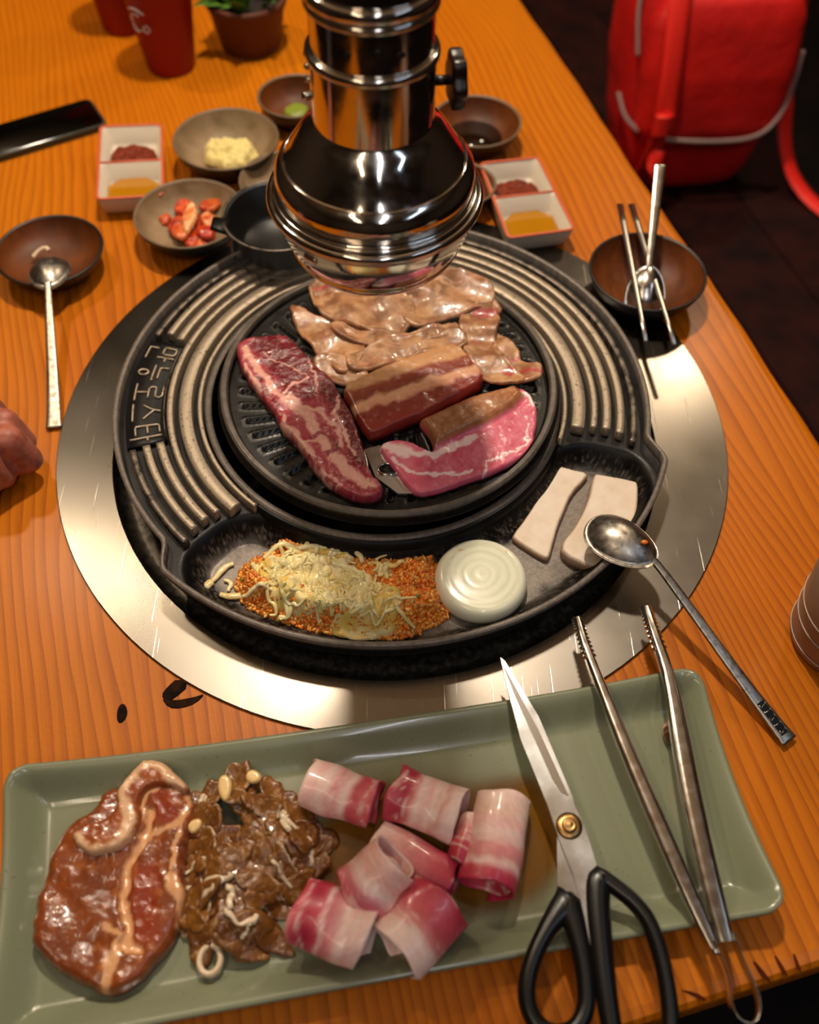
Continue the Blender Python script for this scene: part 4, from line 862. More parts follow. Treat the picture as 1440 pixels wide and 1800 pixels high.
# ------------------------------------------------------------------ spoon in the saucer, spoon and chopsticks in the bowl
s0 = at(84, 476, .030); s1 = at(85, 515, .030); s2 = at(95, 752, .003)
sm_ = lambda f, z: np.append((s1 * (1 - f) + s2 * f)[:2], TZ + z)
spoon('soup_spoon', 'steel spoon leaning face down from the brown saucer onto the table', s0 + np.array([0, .002, -.004]), s1, .050, .038, [s1 + (s0 - s1) * .35 + np.array([0, 0, .003]), s1, sm_(.15, .026), sm_(.5, .014), sm_(.8, .006), s2], [.0042, .0030, .0032, .0052, .0068], [.002, .0016, .0013])
r0 = at(1137, 508, .030); r1 = at(1141, 470, .040); r2 = at(1161, 290, .085)
rm = lambda f: r1 * (1 - f) + r2 * f
spoon('soup_spoon', 'steel spoon standing up out of the bowl with chopsticks', r0 + np.array([0, 0, -.006]), r1, .050, .036, [r1 + (r0 - r1) * .4, r1, rm(.2), rm(.5), rm(.8), r2], [.0035, .0028, .0032, .0048, .0058], [.002, .0016, .0013], m='steel')
for (a, za), (b, zb), lab in ((((1090, 360), .040), ((1136, 600), .0345), 'flat steel chopstick lying across the bowl, tip over the steel ring'), (((1110, 360), .040), ((1187, 606), .0345), 'flat steel chopstick lying across the bowl, close to the spoon')):
    P = resample([at(*a, za), at(*b, zb)], 8); o = obj('chopstick', *tube(P, np.linspace(.0032, .0020, 8), np.linspace(.0016, .0012, 8), 8, power=.6), M['steel']); o.data.materials[0] = M['chop']; tag(o, lab, 'chopstick', 'pair of steel chopsticks')
# ================================================================== green tray
TL, TR, BR, BL = [at(*p, .021)[:2] for p in ((8, 1350), (1228, 1172))] + [at(1393, 1600, .022)[:2], None]
BL = TL + (BR - TR) + np.array([-.004, -.004])
HLn, HDp, CR = .236, .084, .017
def tray_z(a, b):
    e = np.minimum(HLn - np.abs(a), HDp - np.abs(b)); cor = (np.abs(a) / HLn) ** 4 * (np.abs(b) / HDp) ** 2
    h = .0185 + .008 * cor
    return .0042 + (h - .0042) * sst(.026, .0012, e)
def tray_mesh():
    n, m = 190, 80; g = lambda k, H: np.sign(np.linspace(-1, 1, k)) * (1 - (1 - np.abs(np.linspace(-1, 1, k))) ** 1.25) * H
    A, Bb = np.meshgrid(g(n, HLn), g(m, HDp), indexing='ij'); z = tray_z(A, Bb); e = np.minimum(HLn - np.abs(A), HDp - np.abs(Bb))
    z = z - .0012 * sst(.0018, 0, e)
    ax, bx = np.abs(A) - (HLn - CR), np.abs(Bb) - (HDp - CR); cm = (ax > 0) & (bx > 0)
    mxn = np.maximum(ax, bx); nr = np.hypot(ax, bx) + 1e-9
    a2 = np.where(cm, np.sign(A) * (HLn - CR + ax * mxn / nr), A); b2 = np.where(cm, np.sign(Bb) * (HDp - CR + bx * mxn / nr), Bb)
    s, t = a2 / HLn, b2 / HDp
    s2 = s * (1 - .012 * (1 - t ** 2)); t2 = t * (1 - .035 * (1 - s ** 2)); f, h = (s2 + 1) / 2, (t2 + 1) / 2      # t=+1 far edge
    XY = (BL[None, None] * ((1 - f) * (1 - h))[..., None] + BR * (f * (1 - h))[..., None] + TR * (f * h)[..., None] + TL * ((1 - f) * h)[..., None])
    zb = np.maximum(0, z - .0055)
    V = np.concatenate([np.c_[XY.reshape(-1, 2), z.ravel() + TZ], np.c_[XY.reshape(-1, 2), zb.ravel() + TZ]]); F = []; N2 = n * m
    for i in range(n - 1):
        for j in range(m - 1):
            q = [i * m + j, (i + 1) * m + j, (i + 1) * m + j + 1, i * m + j + 1]; F.append(q); F.append([k + N2 for k in q[::-1]])
    bd = [i * m for i in range(n)] + [(n - 1) * m + j for j in range(1, m)] + [i * m + m - 1 for i in range(n - 2, -1, -1)] + [j for j in range(m - 2, 0, -1)]
    for a, b in zip(bd, bd[1:] + bd[:1]): F.append([b, a, a + N2, b + N2])
    return V, F
tray = obj('serving_tray', *tray_mesh(), M['tray']); tag(tray, 'long rectangular celadon green ceramic tray of raw meat', 'tray')
BZ = .0044
_e1, _e2 = (TR - TL + BR - BL) / 4, (TL - BL + TR - BR) / 4; _c = (TL + TR + BL + BR) / 4; _inv = np.linalg.inv(np.stack([_e1, _e2], 1))
def tray_at(x, y):
    q = _inv @ np.stack([x - _c[0], y - _c[1]]); return np.maximum(BZ, tray_z(q[0] * HLn * 1.012, q[1] * HDp * 1.03) + .0012)
def pool(name, label, pts, m, th=.0005):
    V, F, c = slab(ats(pts, .005), BZ - .0001, th, .003, .0016, start=.2, cf=lambda x, y, d: np.repeat((sst(0, .022, d) * (.35 + .9 * fbm(x * 45, y * 45, 3)))[:, None], 3, 1)); o = obj(name, V, F, M[m], col=c); return tag(o, label, 'sauce')
pool('meat_juice', 'thin brown pool of meat juice spreading under the pork rolls', [(540, 1420), (620, 1380), (720, 1350), (830, 1360), (900, 1345), (975, 1355), (1030, 1400), (1030, 1500), (980, 1580), (900, 1625), (780, 1640), (680, 1640), (580, 1620), (530, 1560), (520, 1490)], 'sauce')
pool('clear_grease', 'clear greasy film under the tongs on the bare tray', [(1160, 1340), (1200, 1330), (1225, 1400), (1210, 1480), (1170, 1470), (1150, 1400)], 'grease')
# ------------------------------------------------------------------ marinated pork steak
st_fat = pcurves([([(262, 1425), (258, 1460), (235, 1495), (216, 1535), (214, 1580), (224, 1625), (218, 1660), (240, 1668)], 9), ([(262, 1470), (285, 1455), (318, 1440), (330, 1415), (322, 1395)], 5), ([(258, 1455), (250, 1420), (258, 1390), (290, 1372), (318, 1388)], 6), ([(180, 1620), (205, 1635), (218, 1660)], 4),
    ([(205, 1660), (190, 1700), (182, 1740)], 9), ([(300, 1540), (318, 1580), (315, 1620)], 10), ([(318, 1440), (305, 1490), (296, 1540)], 3)], .02)
st_red = pcurves([([(285, 1410), (295, 1430)], 22), ([(255, 1540), (250, 1600), (255, 1640)], 26)], .02)
def st_col(x, y, d):
    c = mixc('#5e260d', '#92481c', fbm(x * 60, y * 60, 5)); c = mixc(c, lin('#8a2a0e'), .8 * fatmask(x, y, st_red, 3, .003)); c = mixc(c, lin('#b5652a'), .45 * sst(.5, .75, fbm(x * 190, y * 190, 8)))
    return mixc(c, lin('#d8a070'), .9 * fatmask(x, y, st_fat, 9, .003))
st_poly = [(48, 1645), (62, 1575), (100, 1475), (125, 1445), (160, 1425), (185, 1378), (232, 1332), (275, 1328), (312, 1352), (338, 1388), (346, 1432), (330, 1480), (322, 1530), (327, 1590), (300, 1660), (268, 1695), (222, 1738), (186, 1748), (130, 1722), (78, 1694)]
def st_h(x, y, d): return -.92 * (tray_at(x, y) - BZ) + .009 * (fbm(x * 34, y * 34, 3) - .5) + .0018 * (fbm(x * 120, y * 120, 6) - .5) - .0035 * fatmask(x, y, st_fat[:1], 9, .003)
steak = thing('marinated_pork_steak', 'large folded brown marinated pork steak lying on the tray', 'meat', at(200, 1540, BZ))
_sp = ats(st_poly, .018)[:, :2]; _sc = _sp.mean(0)
for _i in range(len(_sp)):
    for _k in range(25):
        if tray_at(_sp[_i, :1], _sp[_i, 1:])[0] < .0095: break
        _sp[_i] += (_sc - _sp[_i]) / np.linalg.norm(_sc - _sp[_i]) * .0008
V, F, c = slab(_sp, tray_at, .0145, .006, .0012, st_h, st_col, .45, jag=.0030, seed=2); obj('steak_body', V, F, M['marinated'], steak, col=c)
fl_fat = pcurves([([(130, 1475), (150, 1495), (190, 1498), (220, 1470), (226, 1430), (212, 1400), (222, 1365), (250, 1345)], 11), ([(250, 1340), (285, 1345), (318, 1375)], 13)], .026)
V, F, c = slab(ats([(122, 1462), (150, 1440), (180, 1436), (202, 1415), (205, 1385), (225, 1348), (255, 1328), (290, 1336), (322, 1366), (332, 1388), (300, 1378), (262, 1378), (240, 1400), (246, 1435), (232, 1470), (205, 1492), (165, 1500), (135, 1488)], .026), .0155, .0100, .0045, .0012, lambda x, y, d: .005 * (fbm(x * 90, y * 90, 2) - .5),
    lambda x, y, d: mixc(mixc('#7c3010', '#a85a26', fbm(x * 90, y * 90, 4)), lin('#e0b48c'), .9 * fatmask(x, y, fl_fat, 12, .004)), .4, jag=.0022, seed=9)
fo = obj('folded_fat_flap', V, F, M['marinated'], steak, col=c)
# ------------------------------------------------------------------ marinated beef strips
mp = chaikin(ats([(335, 1395), (400, 1355), (450, 1352), (500, 1390), (555, 1430), (578, 1490), (560, 1545), (505, 1590), (490, 1655), (445, 1688), (375, 1700), (312, 1668), (322, 1560), (330, 1470)], .015)[:, :2], 2)
def mound(x, y):
    P = np.stack([x, y], 1); d = np.where(inside(P, mp), pld(P, mp, True)[0], 0); return BZ + .019 * sst(0, .026, d)
GB = 'strips in the marinated beef pile'
def blob(c, l, w_, a, n=12, j=.25):
    out = []
    for k in range(n):
        t = 2 * math.pi * k / n; r = 1 + (rng.random() - .5) * 2 * j; x, y = l * r * math.cos(t), w_ * r * math.sin(t)
        out.append((c[0] + x * math.cos(a) - y * math.sin(a), c[1] + x * math.sin(a) + y * math.cos(a)))
    return np.array(out)
mpc = mp.mean(0); spots = [mpc + (p - mpc) * .90 for p in scatter(mp, 92)]
spots.sort(key=lambda p: float(mound(p[:1], p[1:])[0]))
for k, p in enumerate(spots):
    a = rng.random() * 3.14; tl = rng.normal(0, .22, 2); sd_ = int(rng.integers(1000)); fatty = rng.random() < .5
    rz = rng.random(); base = lambda x, y, p=p, tl=tl, s=sd_, rz=rz: np.maximum(BZ, mound(x, y) * .72 + .007 * rz + .0004 + (x - p[0]) * tl[0] + (y - p[1]) * tl[1] + .006 * (fbm(x * 75, y * 75, s, 2) - .4))
    def colf(x, y, d, s=sd_, fatty=fatty):
        c = mixc('#532a0c', '#946024', fbm(x * 150, y * 150, s)); c = mixc(c, lin('#4a1508'), .5 * sst(.5, .7, fbm(x * 90, y * 90, s + 5)))
        if fatty: c = mixc(c, lin('#e2c8a6'), .9 * sst(.0013, .0006, d) * sst(.40, .5, fbm(x * 110, y * 110, s + 8)))
        v = np.abs(fbm(x * 120, y * 120, s + 11) - .5); return mixc(c, lin('#c9a078'), .45 * sst(.016, .004, v))
    V, F, c = slab(blob(p, .009 + .009 * rng.random(), .006 + .005 * rng.random(), a), base, .0028, .0018, .0011, lambda x, y, d, s=sd_: .0024 * (fbm(x * 260, y * 260, s) - .5), colf, .4, jag=.0024, seed=k)
    tag(obj('marinated_beef_strip', V, F, M['bulgogi'], col=c), 'crumpled brown marinated beef strip in the pile beside the pork steak', 'meat', GB)
for pts, lab in (([(385, 1362), (398, 1358), (408, 1372), (405, 1395), (396, 1410), (386, 1400), (381, 1380)], 'large translucent garlic slice on top of the beef pile'), ([(428, 1352), (440, 1342), (455, 1350), (458, 1362), (445, 1370), (430, 1366)], 'small garlic slice at the far end of the beef pile'), ([(325, 1440), (340, 1430), (353, 1433), (350, 1448), (335, 1460), (326, 1453)], 'chunk of garlic between the beef pile and the pork steak')):
    L = ats(pts, .024); c0 = L[:, :2].mean(0); zz = float(mound(c0[:1], c0[1:])[0]) + .0085
    V, F, c = slab(L, lambda x, y, zz=zz: zz + 0 * x, .0030, .002, .0009, start=.4); tag(obj('garlic_slice', V, F, M['garlic']), lab, 'garlic', 'garlic slices in the beef pile')
def strand3(pts, r, zadd=.0062, zf=mound):
    P = chaikin(resample(ats(pts, .022)[:, :2], 8), 2, False); k = np.linspace(0, 1, len(P)); rr_ = r * (.35 + .75 * vno(k * 6, r * 1e4 + P[0, 0] * 900)); return tube(np.c_[P + .0025 * (np.stack([vno(k * 7, 3), vno(k * 7, 9)], 1) - .5), zf(P[:, 0], P[:, 1]) + TZ + zadd + .003 * (vno(k * 5, r * 7e3) - .5)], rr_ * 1.3, rr_ * .7, 8)
for pts, r in (([(315, 1530), (335, 1515), (360, 1505)], .0016), ([(318, 1552), (345, 1555), (375, 1548), (410, 1545)], .0018), ([(350, 1575), (385, 1560), (412, 1540)], .0022), ([(400, 1600), (412, 1620), (430, 1630), (452, 1608)], .0016), ([(425, 1645), (450, 1615)], .0016), ([(405, 1560), (412, 1580), (405, 1600)], .0018), ([(490, 1430), (505, 1440), (522, 1455)], .0020), ([(500, 1420), (498, 1440), (510, 1462)], .0018), ([(480, 1515), (500, 1540), (512, 1555)], .0012), ([(535, 1465), (548, 1490), (545, 1510)], .0022), ([(355, 1390), (352, 1410)], .002)):
    tag(obj('fat_shred', *strand3(pts, r), M['whitefat']), 'thin white shred of fat lying in the marinated beef pile', 'fat', 'white shreds in the beef pile')
rc = at(370, 1688, .010); P = [rc + np.array([.0062 * math.cos(a), .0078 * math.sin(a), .0008]) for a in np.linspace(0, 2 * math.pi, 25)[:-1]]
tag(obj('fat_ring', *tube(P, .0020, .0036, 10, True), M['whitefat']), 'small white hollow ring of fat at the foot of the beef pile', 'fat')
for pts, lab, h in (([(342, 1342), (352, 1338), (362, 1342), (358, 1352), (346, 1352)], 'tiny brown meat crumb on the tray behind the beef pile', .004), ([(1163, 1275), (1178, 1270), (1190, 1285), (1192, 1305), (1180, 1315), (1166, 1300)], 'small brown cooked meat scrap on the tray under the tongs', .008)):
    V, F, c = slab(ats(pts, .008), BZ if h < .006 else .008, h, .003, .0008, lambda x, y, d: .003 * (fbm(x * 300, y * 300, 4) - .5), lambda x, y, d: mixc('#5c2a12', '#c09070', sst(.45, .65, fbm(x * 220, y * 220, 2)))); tag(obj('meat_scrap', V, F, M['bulgogi'], col=c), lab, 'meat')
# ------------------------------------------------------------------ rolled pork belly slices
def roll(label, p0, p1, dia, stops, turns=1.35, flat=.85, cone=0.0, phi0=0.0, zc=None, tight=.42, seed=0, lift=(0, 0)):
    R = dia * 1.14 / 2; z = (R * flat + BZ + .0006) if zc is None else zc
    a, b = at(*p0, z), at(*p1, z); a = a + np.array([0, 0, lift[0]]); b = b + np.array([0, 0, lift[1]])
    d = b - a; L = np.linalg.norm(d); d /= L; s = np.cross((0, 0, 1), d); s /= np.linalg.norm(s); u = np.cross(d, s)
    n, m = 26, int(44 * turns); V = []; C = []; xs = [q for q, _ in stops]; cs = np.array([lin(q) for _, q in stops])
    for lay in (0, 1):
        for j in range(m):
            f = j / (m - 1); ph = phi0 + f * turns * 2 * math.pi
            rj = R * (1 - tight * f) - lay * .0013
            e0 = (vno(f * 9, seed * 3.1, 5) - .5) * .006 + .004 * f; e1 = (vno(f * 9, seed * 5.7, 8) - .5) * .006 - .004 * f
            for i in range(n):
                t = i / (n - 1); k = 1 - cone * t
                rr_ = rj * k * (1 + .16 * (vno(t * 3 + seed, ph * 1.2, 2) - .5))
                x = e0 + (L + e1 - e0) * t
                V.append(a + d * x + s * rr_ * math.cos(ph) + u * rr_ * flat * math.sin(ph))
                tt = x / L + .09 * (vno(ph * 1.3, seed, 3) - .5) + .05 * (vno(t * 9, ph * 3, 4 + seed) - .5)
                g = .9 + .2 * vno(t * 30, ph * 14, 6); ln = .55 * float(sst(.035, .01, abs(fbm(tt * 7 + seed, ph * .5, 9, 2) - .47))); cc_ = np.array([np.interp(tt, xs, cs[:, q]) for q in range(3)]) * g; C.append(cc_ + (lin('#f2d8c8') - cc_) * ln)
    F = []; N2 = n * m
    for j in range(m - 1):
        for i in range(n - 1):
            q = [j * n + i, j * n + i + 1, (j + 1) * n + i + 1, (j + 1) * n + i]; F.append(q[::-1]); F.append([k + N2 for k in q])
    bd = list(range(n)) + [j * n + n - 1 for j in range(1, m)] + [(m - 1) * n + i for i in range(n - 2, -1, -1)] + [j * n for j in range(m - 2, 0, -1)]
    for p, q in zip(bd, bd[1:] + bd[:1]): F.append([p, q, q + N2, p + N2])
    return tag(obj('pork_belly_roll', np.array(V), F, M['roll'], col=np.array(C)), label, 'meat', 'rolled pork belly slices')
RD, DR, PK, FT, LT = '#cc4a5c', '#b02844', '#ea9696', '#f8d2c8', '#f2b8b0'
roll('pale pork belly roll with torn open red end next to the beef pile', (538, 1378), (662, 1420), .034, [(0, FT), (.15, LT), (.3, FT), (.45, PK), (.6, FT), (.68, RD), (.9, '#d4666a'), (1, RD)], 1.2, .78, phi0=-1.9, seed=1, tight=.3)
roll('red and pale striped pork belly roll furthest from the tray front', (685, 1392), (808, 1440), .037, [(0, RD), (.25, DR), (.34, '#d87474'), (.42, FT), (.55, LT), (.62, FT), (.75, '#e0a08e'), (.85, FT), (1, FT)], 1.3, .72, phi0=-1.7, seed=2, tight=.3)
roll('upright-looking pork belly roll lying nearest the scissors', (884, 1395), (852, 1562), .036, [(0, FT), (.25, '#eec2b0'), (.4, LT), (.5, FT), (.6, PK), (.72, '#dc8a84'), (.8, FT), (.86, RD), (1, DR)], 1.25, .85, phi0=-1.4, seed=3, tight=.28)
roll('flattened pink pork belly roll under the cone shaped roll', (655, 1478), (800, 1560), .030, [(0, FT), (.2, LT), (.35, '#e29890'), (.55, '#d8747a'), (.75, RD), (1, DR)], 1.2, .6, phi0=-1.6, seed=4, tight=.3)
roll('cone shaped pork belly roll opening upward in the middle', (700, 1508), (628, 1572), .033, [(0, FT), (.2, LT), (.4, '#eab0a4'), (.6, FT), (.75, '#d8808a'), (1, RD)], 1.5, .95, phi0=.2, seed=5, zc=.030, lift=(.008, -.008), tight=.45, cone=-.15)
roll('big red pork belly roll at the tray front beside the beef pile', (520, 1602), (648, 1655), .043, [(0, PK), (.06, RD), (.25, DR), (.38, RD), (.42, FT), (.47, '#d8707a'), (.6, '#e39a98'), (.7, FT), (.8, LT), (1, FT)], 1.5, .82, phi0=-2.2, seed=6, tight=.5)
roll('pork belly roll with deep open pale end at the tray front', (775, 1575), (688, 1680), .040, [(0, DR), (.25, RD), (.45, '#cc5a62'), (.6, '#dc8684'), (.72, FT), (1, FT)], 1.2, .85, phi0=-1.2, seed=7, tight=.22)
roll('small narrow pork belly curl beside the upright-looking roll', (832, 1440), (805, 1520), .017, [(0, FT), (.3, PK), (.6, RD), (1, DR)], 1.15, 1.3, phi0=.4, seed=8, tight=.3)
# ================================================================== scissors
def sz(pts): return [(a / 2.369 + 860, b / 2.369 + 1040) for a, b in pts]
SZ = .030
sci = thing('scissors', 'large kitchen scissors with black handles lying across the tray', 'scissors', at(1000, 1450, .02))
obj('lower_blade', *prism(ats(sz([(283, 1015), (310, 1050), (355, 1180), (385, 1300), (440, 1555), (418, 1560), (350, 1360), (284, 1285), (284, 1180)]), SZ)[:, :2], SZ - .0022, SZ - .0002), M['blade'], sci, smooth=False)
obj('upper_blade', *prism(ats(sz([(44, 276), (64, 292), (130, 400), (205, 525), (345, 858), (352, 888), (402, 1000), (446, 1142), (420, 1190), (415, 1260), (440, 1420), (458, 1540), (436, 1556), (384, 1310), (350, 1185), (300, 1060), (282, 1012), (240, 890), (130, 620), (72, 400)]), SZ)[:, :2], SZ, SZ + .0022), M['blade'], sci, smooth=False)
obj('blade_hollow', *prism(ats(sz([(56, 306), (75, 335), (205, 575), (332, 852), (300, 838), (262, 780), (205, 650), (110, 440)]), SZ + .0022)[:, :2], SZ + .0018, SZ + .0025, .0002), M['bevel'], sci, smooth=False)
pv = at(860 + 333 / 2.369, 1040 + 975 / 2.369, SZ + .0022)
obj('pivot_washer', *lathe([(.0084, -.0004), (.0082, .0007), (.0046, .0009), (0, .0009)], pv, 40), M['brass'], sci)
obj('pivot_screw', *lathe([(.0046, .0008), (.0044, .0022), (.0030, .0027), (.0026, .0024), (.0020, .0024), (.0016, .0028), (0, .0029)], pv, 32), M['brass'], sci)
lp = sz([(325, 1295), (282, 1345), (232, 1420), (184, 1520), (154, 1630), (158, 1730), (205, 1815), (285, 1850), (365, 1820), (405, 1740), (404, 1650), (395, 1560), (374, 1450), (346, 1345)])
P = chaikin(ats(lp, SZ), 2); k = np.arange(len(P)) / len(P); obj('finger_loop', *tube(P, .0052 + .0034 * np.exp(-((k + .03) % 1 / .10) ** 2) + .0034 * np.exp(-(((1 - k)) / .16) ** 2), .0052, 12, True), M['blackplastic'], sci)
rp = sz([(452, 1175), (520, 1225), (605, 1290), (668, 1375), (712, 1500), (742, 1640), (758, 1790), (745, 1930), (660, 2010), (570, 1985), (525, 1900), (500, 1760), (478, 1600), (462, 1450), (448, 1300)])
P = chaikin(ats(rp, SZ), 2); k = np.arange(len(P)) / len(P); obj('finger_loop', *tube(P, .0050 + .0030 * np.exp(-(((1 - k)) / .3) ** 2), .0054, 12, True), M['blackplastic'], sci)
# ================================================================== tongs
tg_ = thing('tongs', 'long steel serrated tongs lying across the tray beside the scissors', 'tongs', at(1200, 1400, .02))
TZT = .0335
def arm(pts, wpx, zs):
    P = np.array([at(x, y, z) for (x, y), z in zip(pts, zs)]); Q = chaikin(P, 2, False); k = np.linspace(0, 1, len(Q)); hw = np.interp(k, np.linspace(0, 1, len(wpx)), wpx) * .00038
    # U-shaped channel, open side down
    T = np.gradient(Q, axis=0); T /= np.linalg.norm(T, axis=1)[:, None]; sdv = np.cross(T, (0, 0, 1)); sdv /= np.linalg.norm(sdv, axis=1)[:, None]
    sec = [(-1, -.0050), (-1, -.0005), (-.82, .0008), (-.35, .0014), (0, .0011), (.35, .0014), (.82, .0008), (1, -.0005), (1, -.0050), (.86, -.0050), (.8, -.0002), (0, .0002), (-.8, -.0002), (-.86, -.0050)]
    V = np.concatenate([Q + sdv * (hw * a)[:, None] + np.array([0, 0, b]) for a, b in sec]); n = len(Q); F = []; m = len(sec)
    for i in range(m):
        i2 = (i + 1) % m
        for j in range(n - 1): F.append([i * n + j, i * n + j + 1, i2 * n + j + 1, i2 * n + j])
    a_ = obj('arm', V, F, M['steel'], tg_)
    parts = []
    for j in np.linspace(0, .26, 13):
        q = np.array([np.interp(j, k, Q[:, c]) for c in range(3)]); i = int(j * (n - 1)); h = np.interp(j, k, hw)
        for s_ in (-1, 1):
            c0 = q + sdv[i] * h * s_; t_ = T[i]; o_ = sdv[i] * s_
            V4 = [c0 - t_ * .0012 + np.array([0, 0, .0006]), c0 + t_ * .0012 + np.array([0, 0, .0006]), c0 + t_ * .0012 + np.array([0, 0, -.003]), c0 - t_ * .0012 + np.array([0, 0, -.003]), c0 + o_ * .0022 + np.array([0, 0, -.0016])]
            parts.append((np.array(V4), [[0, 1, 4], [1, 2, 4], [2, 3, 4], [3, 0, 4], [3, 2, 1, 0]]))
    obj('serration', *join(parts), M['steel'], a_, smooth=False)
zz = [.030, .033, .034, .034, .034, .033, .031]
arm([(1015, 1085), (1028, 1130), (1052, 1190), (1100, 1310), (1150, 1425), (1205, 1550), (1257, 1668)], [5, 7, 9, 12.5, 14, 13, 7], zz)
arm([(1136, 1066), (1150, 1110), (1178, 1185), (1200, 1310), (1222, 1425), (1248, 1540), (1278, 1655)], [6, 9, 11, 16, 17, 16, 12], zz)
P = chaikin(np.array([at(x, y, .030) for x, y in [(1252, 1655), (1258, 1670), (1275, 1705), (1283, 1740), (1283, 1765), (1293, 1790), (1312, 1802), (1328, 1797), (1335, 1772), (1327, 1735), (1307, 1695), (1290, 1650), (1287, 1640)]]), 2, False)
obj('spring_loop', *tube(P, .0005, .0050, 8), M['steel'], tg_)
obj('rivet', *ball(at(1258, 1673, .033), .0020), M['chrome'], tg_)
# ================================================================== phone, cups, plant
f0, f1 = at(189, 216, .008)[:2], at(167, 185, .008)[:2]; dv = (f1 - f0); wv = max(.056, float(np.linalg.norm(dv))); dv = dv / np.linalg.norm(dv); lv = np.array([-dv[1], dv[0]])
ph = thing('mobile_phone', 'black mobile phone lying face up on the table', 'phone', (*(f0 + dv * wv / 2 + lv * .075), TZ))
Q = np.array([f0, f0 + dv * wv, f0 + dv * wv + lv * .150, f0 + lv * .150])
L = rcorn(Q, .009); obj('phone_case', *prism(L, 0, .0078), M['phoneside'], ph); c = L.mean(0); obj('screen', *prism(c + (L - c) * .965, .0070, .0083, .0003), M['screen'], ph)
def cup(name, label, cx, cy, r0, r1, h, m):
    p = at(cx, cy, 0); t = thing(name, label, 'cup', p, None); c = (p[0], p[1], TZ)
    obj('cup_wall', *lathe([(0, .0), (r0 - .002, 0), (r0, .002), (r1, h), (r1 + .0012, h + .001), (r1 - .001, h + .0016), (r0 - .0018, .004), (0, .004)], c, 56), M[m], t)
    return t, c
tA, cA = cup('plastic_cup', 'red plastic cup with white script standing beside the potted plant', 302, 116, .0275, .041, .115, 'redcup')
tB, cB = cup('plastic_cup', 'red plastic cup standing behind the cup with white script', 222, 46, .0270, .040, .115, 'redcup')
def oncup(c, ang, z, r0, r1, h): r = r0 + (r1 - r0) * z / h + .0005; a = math.radians(ang); return (c[0] + r * math.cos(a), c[1] + r * math.sin(a), c[2] + z)
parts = []
for st in ([(.9, .95), (.6, 1.05), (.25, .9), (.12, .6), (.25, .3), (.6, .2), (.95, .35)], [(1.0, .45), (1.15, .6), (1.4, .55), (1.4, .3), (1.15, .25), (1.0, .45)], [(.2, 1.15), (.7, 1.3), (1.3, 1.1)]):
    parts.append(tube([oncup(cA, -146 + 30 * a, .050 + .026 * b, .0275, .041, .115) for a, b in chaikin(np.array(st), 2, False)], .0016, .0006, 6))
obj('script_logo', *join(parts), M['whiteprint'], tA)
pp = at(442, 78, 0); pl = thing('potted_plant', 'green plant in a brown tapered pot behind the bowls', 'potted plant', (pp[0], pp[1], TZ))
obj('pot', *lathe([(0, 0), (.034, 0), (.0355, .002), (.045, .052), (.0475, .0525), (.0475, .060), (.044, .060), (.042, .052), (0, .052)], (pp[0], pp[1], TZ), 48), M['terracotta'], pl)
obj('soil', *lathe([(.0425, .053), (0, .056)], (pp[0], pp[1], TZ), 32), M['soil'], pl)
def leaf(c, ang, el, L, w_):
    d = np.array([math.cos(ang) * math.cos(el), math.sin(ang) * math.cos(el), math.sin(el)]); s = np.cross(d, (0, 0, 1)); s /= np.linalg.norm(s); u = np.cross(s, d); V, F = [], []
    for i in range(6):
        f = i / 5; w2 = w_ * math.sin(math.pi * (.08 + .92 * f) ** .8) + .0003; p = c + d * L * f - np.array([0, 0, 1]) * .25 * L * f * f
        V += [p - s * w2 + u * .15 * w2, p, p + s * w2 + u * .15 * w2, p - u * .0006]
    for i in range(5):
        a, b = i * 4, (i + 1) * 4; F += [[a, a + 1, b + 1, b], [a + 1, a + 2, b + 2, b + 1], [a + 2, a + 3, b + 3, b + 2], [a + 3, a, b, b + 3]]
    return np.array(V), F
for k in range(44):
    a = rng.random() * 6.28; r = .034 * math.sqrt(rng.random()); c0 = np.array([pp[0] + r * math.cos(a), pp[1] + r * math.sin(a), TZ + .055])
    obj('leaf', *leaf(c0, a + rng.normal(0, .5), .35 + .9 * rng.random(), .025 + .022 * rng.random(), .007 + .004 * rng.random()), M['leaf'], pl)
cc = thing('frosted_cup', 'frosted brown tumbler with thin ring lines at the table edge beside the spoon', 'cup', (.328, -.204, TZ)); r0, r1, h = .038, .047, .115
obj('cup_wall', *lathe([(0, 0), (r0 - .004, 0), (r0 - .001, .0015), (r0, .005), (r1, h), (r1 - .001, h + .0008), (r1 - .0025, h), (r0 - .003, .006), (0, .006)], (.328, -.204, TZ), 64), M['frost'], cc)
for z in (.010, .030, .045): obj('ring_line', *lathe(torus(z, r0 + (r1 - r0) * z / h + .0001, .0005, .0005), (.328, -.204, TZ), 64, True), M['cupline'], cc)
# ------------------------------------------------------------------ scraps in bowls
p = at(70, 440, .014); V, F = tube(chaikin(np.array([at(58, 452, .012), at(68, 440, .015), at(80, 434, .017), at(86, 440, .016)]), 2, False), .0022, .0018, 8); tag(obj('sprout_scrap', V, F, M['whitefat']), 'small pale bean sprout scrap in the brown saucer', 'vegetable')
V, F, c = slab(ats([(498, 186), (520, 176), (545, 184), (540, 202), (515, 206), (500, 200)], .014), .007, .008, .006, .0015, lambda x, y, d: .005 * (fbm(x * 150, y * 150, 2) - .4)); tag(obj('greens', V, F, M['greenbit']), 'little heap of pickled greens in the brown bowl behind the hood', 'vegetable')
